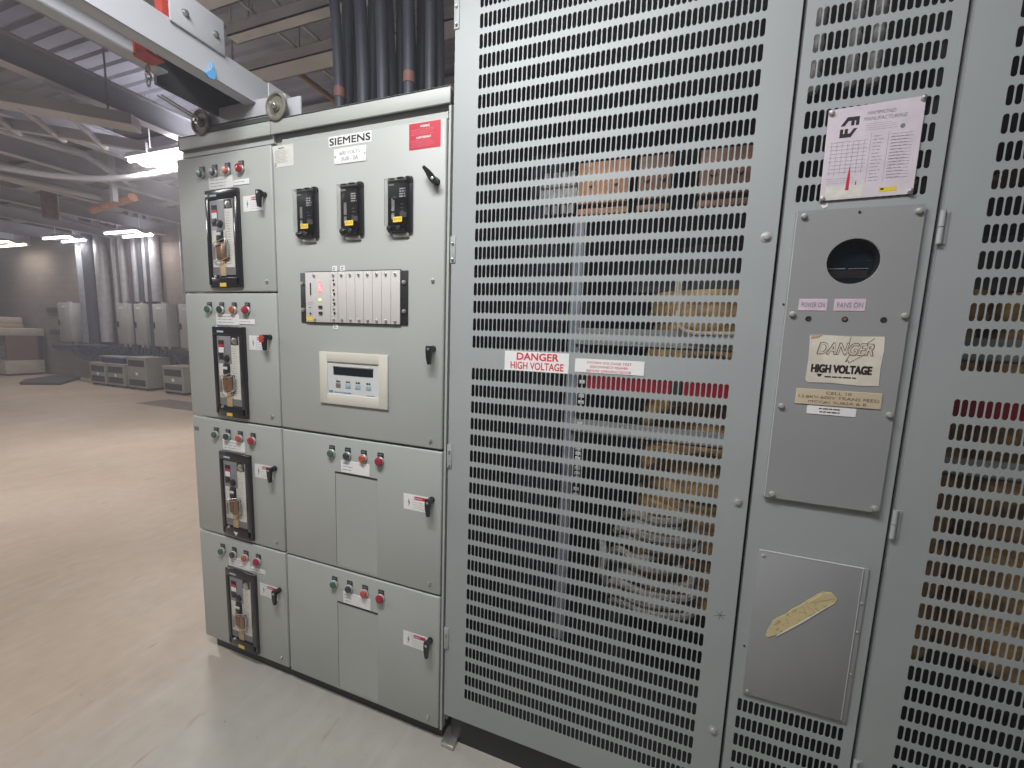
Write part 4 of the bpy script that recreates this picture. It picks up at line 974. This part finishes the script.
with P_('tub_shell', 'blue', t) as b: b.prism([(-12.28, 4.68), (-11.42, 4.68), (-11.42, 4.98), (-12.28, 4.98)], 'z', .572, .7)
with P_('rim', 'bluepipe', t) as b: b.box(-12.31, -11.39, 4.65, 5.0, .7, .735, bev=.01)
world()
with P_('cable_coil', 'cable', None) as b:
    for k in range(7):
        r = .30 + .03 * (k % 3); pts = [(-13.35 + k * .06 + (r + .15) * math.cos(a * PI / 9), 4.8 + .03 * math.sin(k), .92 + r * .9 * math.sin(a * PI / 9)) for a in range(9, 19)]
        b.tube(pts, .03, 8)
    b.tube([(-14.6, 4.8, .9), (-13.9, 4.8, .9), (-13.3, 4.8, .94), (-12.3, 4.86, .95)], .04, 8); b.tube([(-14.5, 4.82, .82), (-13.4, 4.8, .84), (-12.2, 4.88, .86)], .05, 8)
    rr = random.Random(5)
    for k in range(22):                                  # drops from the panel bottoms, slumping behind the floor transformers
        x = -12.5 + k * .15; y = 4.83 + (k % 3) * .06; x2 = x + rr.uniform(-.3, .3)
        b.tube(smooth_path([(x, 5.11, .93), (x, 5.09, .84), ((x + x2) / 2, 5.06 + (k % 3) * .03, .66 + rr.uniform(0, .12)), (x2, 5.13, .45), (x2, 5.13, .1)], 4), .028 + .008 * (k % 2), 8)
tagged(b.o, 'tangle of dark cables looping along the far wall below the panels', 'cables')
for k, (x0, x1, z, lab) in enumerate(((-15.75, -14.95, 1.84, 'uppermost of three dark slots in the far wall'), (-15.7, -14.85, 1.22, 'middle of three dark slots in the far wall'), (-15.65, -14.7, .83, 'lowest of three dark slots in the far wall'))):
    with P_('wall_louvre', 'vent', None) as b:
        b.box(x0, x1, WY - .03, WY, z - .07, z + .07)
        for q in range(3): b.box(x0 + .02, x1 - .02, WY - .045, WY - .03, z - .055 + q * .04, z - .035 + q * .04)
    tagged(b.o, lab, 'vent', 'dark slots in the far wall')
with P_('pit_cover', 'grate', None) as b:
    b.prism([(-13.6, 3.75), (-12.9, 4.15), (-14.0, 5.0), (-14.9, 4.9), (-14.3, 4.1)], 'z', 0, .06)
tagged(b.o, 'dark raised mat lying on the floor before the far wall', 'mat')
with P_('floor_grate', mat('worn floor plate', (.2, .17, .15), .6, var=.2), None) as b:
    b.box(-8.9, -7.3, 3.6, 4.15, 0, .006)
    for k in range(16): b.box(-8.85 + k * .1, -8.8 + k * .1, 3.65, 4.1, .006, .009)
tagged(b.o, 'brown steel plate set in the floor beside the breaker cabinet', 'floor plate')
# bench at the far left with boxes
t = thing('storage_bench', 'beige storage bench with an open brown bay at the far left', 'bench', (-16.7, 4.7, 0))
with P_('bench_body', 'bench', t) as b:
    b.box(-18.3, -15.95, 4.35, 5.1, .05, .42, bev=.01); b.box(-18.3, -16.9, 4.4, 5.1, .42, .8, bev=.01); b.box(-18.3, -17.6, 4.4, 5.1, .8, 1.1)
with P_('bench_top', 'bench', t) as b: b.box(-18.4, -15.95, 4.3, 5.15, 1.1, 1.3, bev=.01)
with P_('bay_back', 'brownpanel', t) as b: b.box(-17.7, -15.95, 5.0, 5.12, .42, 1.1); b.box(-16.0, -15.95, 4.4, 5.1, .42, 1.1)
with P_('kick', 'black', t) as b: b.box(-18.3, -15.97, 4.4, 5.05, 0, .05)
world()
with P_('cardboard_box', 'cardboard', None) as b: b.box(-17.3, -16.6, 4.5, 5.0, 1.301, 1.42, bev=.02)
tagged(b.o, 'flat tan sack lying on the right part of the storage bench', 'sack')
with P_('cardboard_box', 'bench', None) as b: b.box(-17.35, -16.75, 4.55, 5.05, 1.421, 1.6, bev=.03)
tagged(b.o, 'crumpled beige bag stacked on the flat tan sack', 'bag')
with P_('white_board', 'white', None) as b: b.box(-18.3, -17.55, 4.45, 4.7, 1.301, 2.25, bev=.005)
tagged(b.o, 'white upright board standing on the storage bench at the picture edge', 'board')

# ------------------------------------------------------------------ light, world, camera
def area(x, y, z, sx, sy, w, col=(.985, .98, 1.), rx=0., ry=0.):
    li = bpy.data.lights.new('aisle_lamp_and_fill', 'AREA'); li.shape = 'RECTANGLE'; li.size = sx; li.size_y = sy; li.energy = w; li.color = col
    o = bpy.data.objects.new('aisle_lamp_and_fill', li); COL.objects.link(o); o.location = (x, y, z); o.rotation_euler = (rx, ry, 0)
for x, y, w in ((-.1, -1.1, 66), (1.2, -2.0, 9), (-3.8, -1.8, 42), (-7., -1.5, 105), (-11., -1.5, 70), (-15., -1.5, 40)):
    area(x, y, 3.1 if y == -1.1 else 3.4, 1.2, .3, w); area(x, y, 3.5, 1.2, .3, 10, (.93, .92, 1), rx=PI)  # the upward lights are unseen fill, added to brighten the ceiling
wd = bpy.data.worlds.new('room'); wd.use_nodes = True; SC.world = wd
wd.node_tree.nodes['Background'].inputs[0].default_value = (.75, .75, .85, 1); wd.node_tree.nodes['Background'].inputs[1].default_value = .1
vsn = wd.node_tree.nodes.new('ShaderNodeVolumeScatter'); vsn.inputs['Density'].default_value = .016; vsn.inputs['Anisotropy'].default_value = .2; vsn.inputs['Color'].default_value = (.9, .9, 1, 1)
wd.node_tree.links.new(vsn.outputs['Volume'], wd.node_tree.nodes['World Output'].inputs['Volume'])   # thin haze added for the lamp glow and lens glare

cam = bpy.data.cameras.new('camera'); co = bpy.data.objects.new('camera', cam); COL.objects.link(co); SC.camera = co
cam.sensor_fit = 'HORIZONTAL'; cam.sensor_width = 36.; cam.lens = 397.229 / 1024 * 36.; cam.clip_start = .02
yaw, pitch, roll = -.33686937, -.11994595, .03549241
fwd = Vector((math.sin(yaw) * math.cos(pitch), math.cos(yaw) * math.cos(pitch), math.sin(pitch)))
right = Vector((math.cos(yaw), -math.sin(yaw), 0)); up = right.cross(fwd)
r2 = right * math.cos(roll) + up * math.sin(roll); u2 = -right * math.sin(roll) + up * math.cos(roll)
mx = Matrix((r2, u2, -fwd)).transposed().to_4x4(); mx.translation = Vector((.55581, -1.19555, 1.56545)); co.matrix_world = mx
vs = SC.view_settings; vs.view_transform = 'Standard'; vs.look = 'None'; vs.gamma = 1; vs.use_curve_mapping = False; vs.exposure = .0
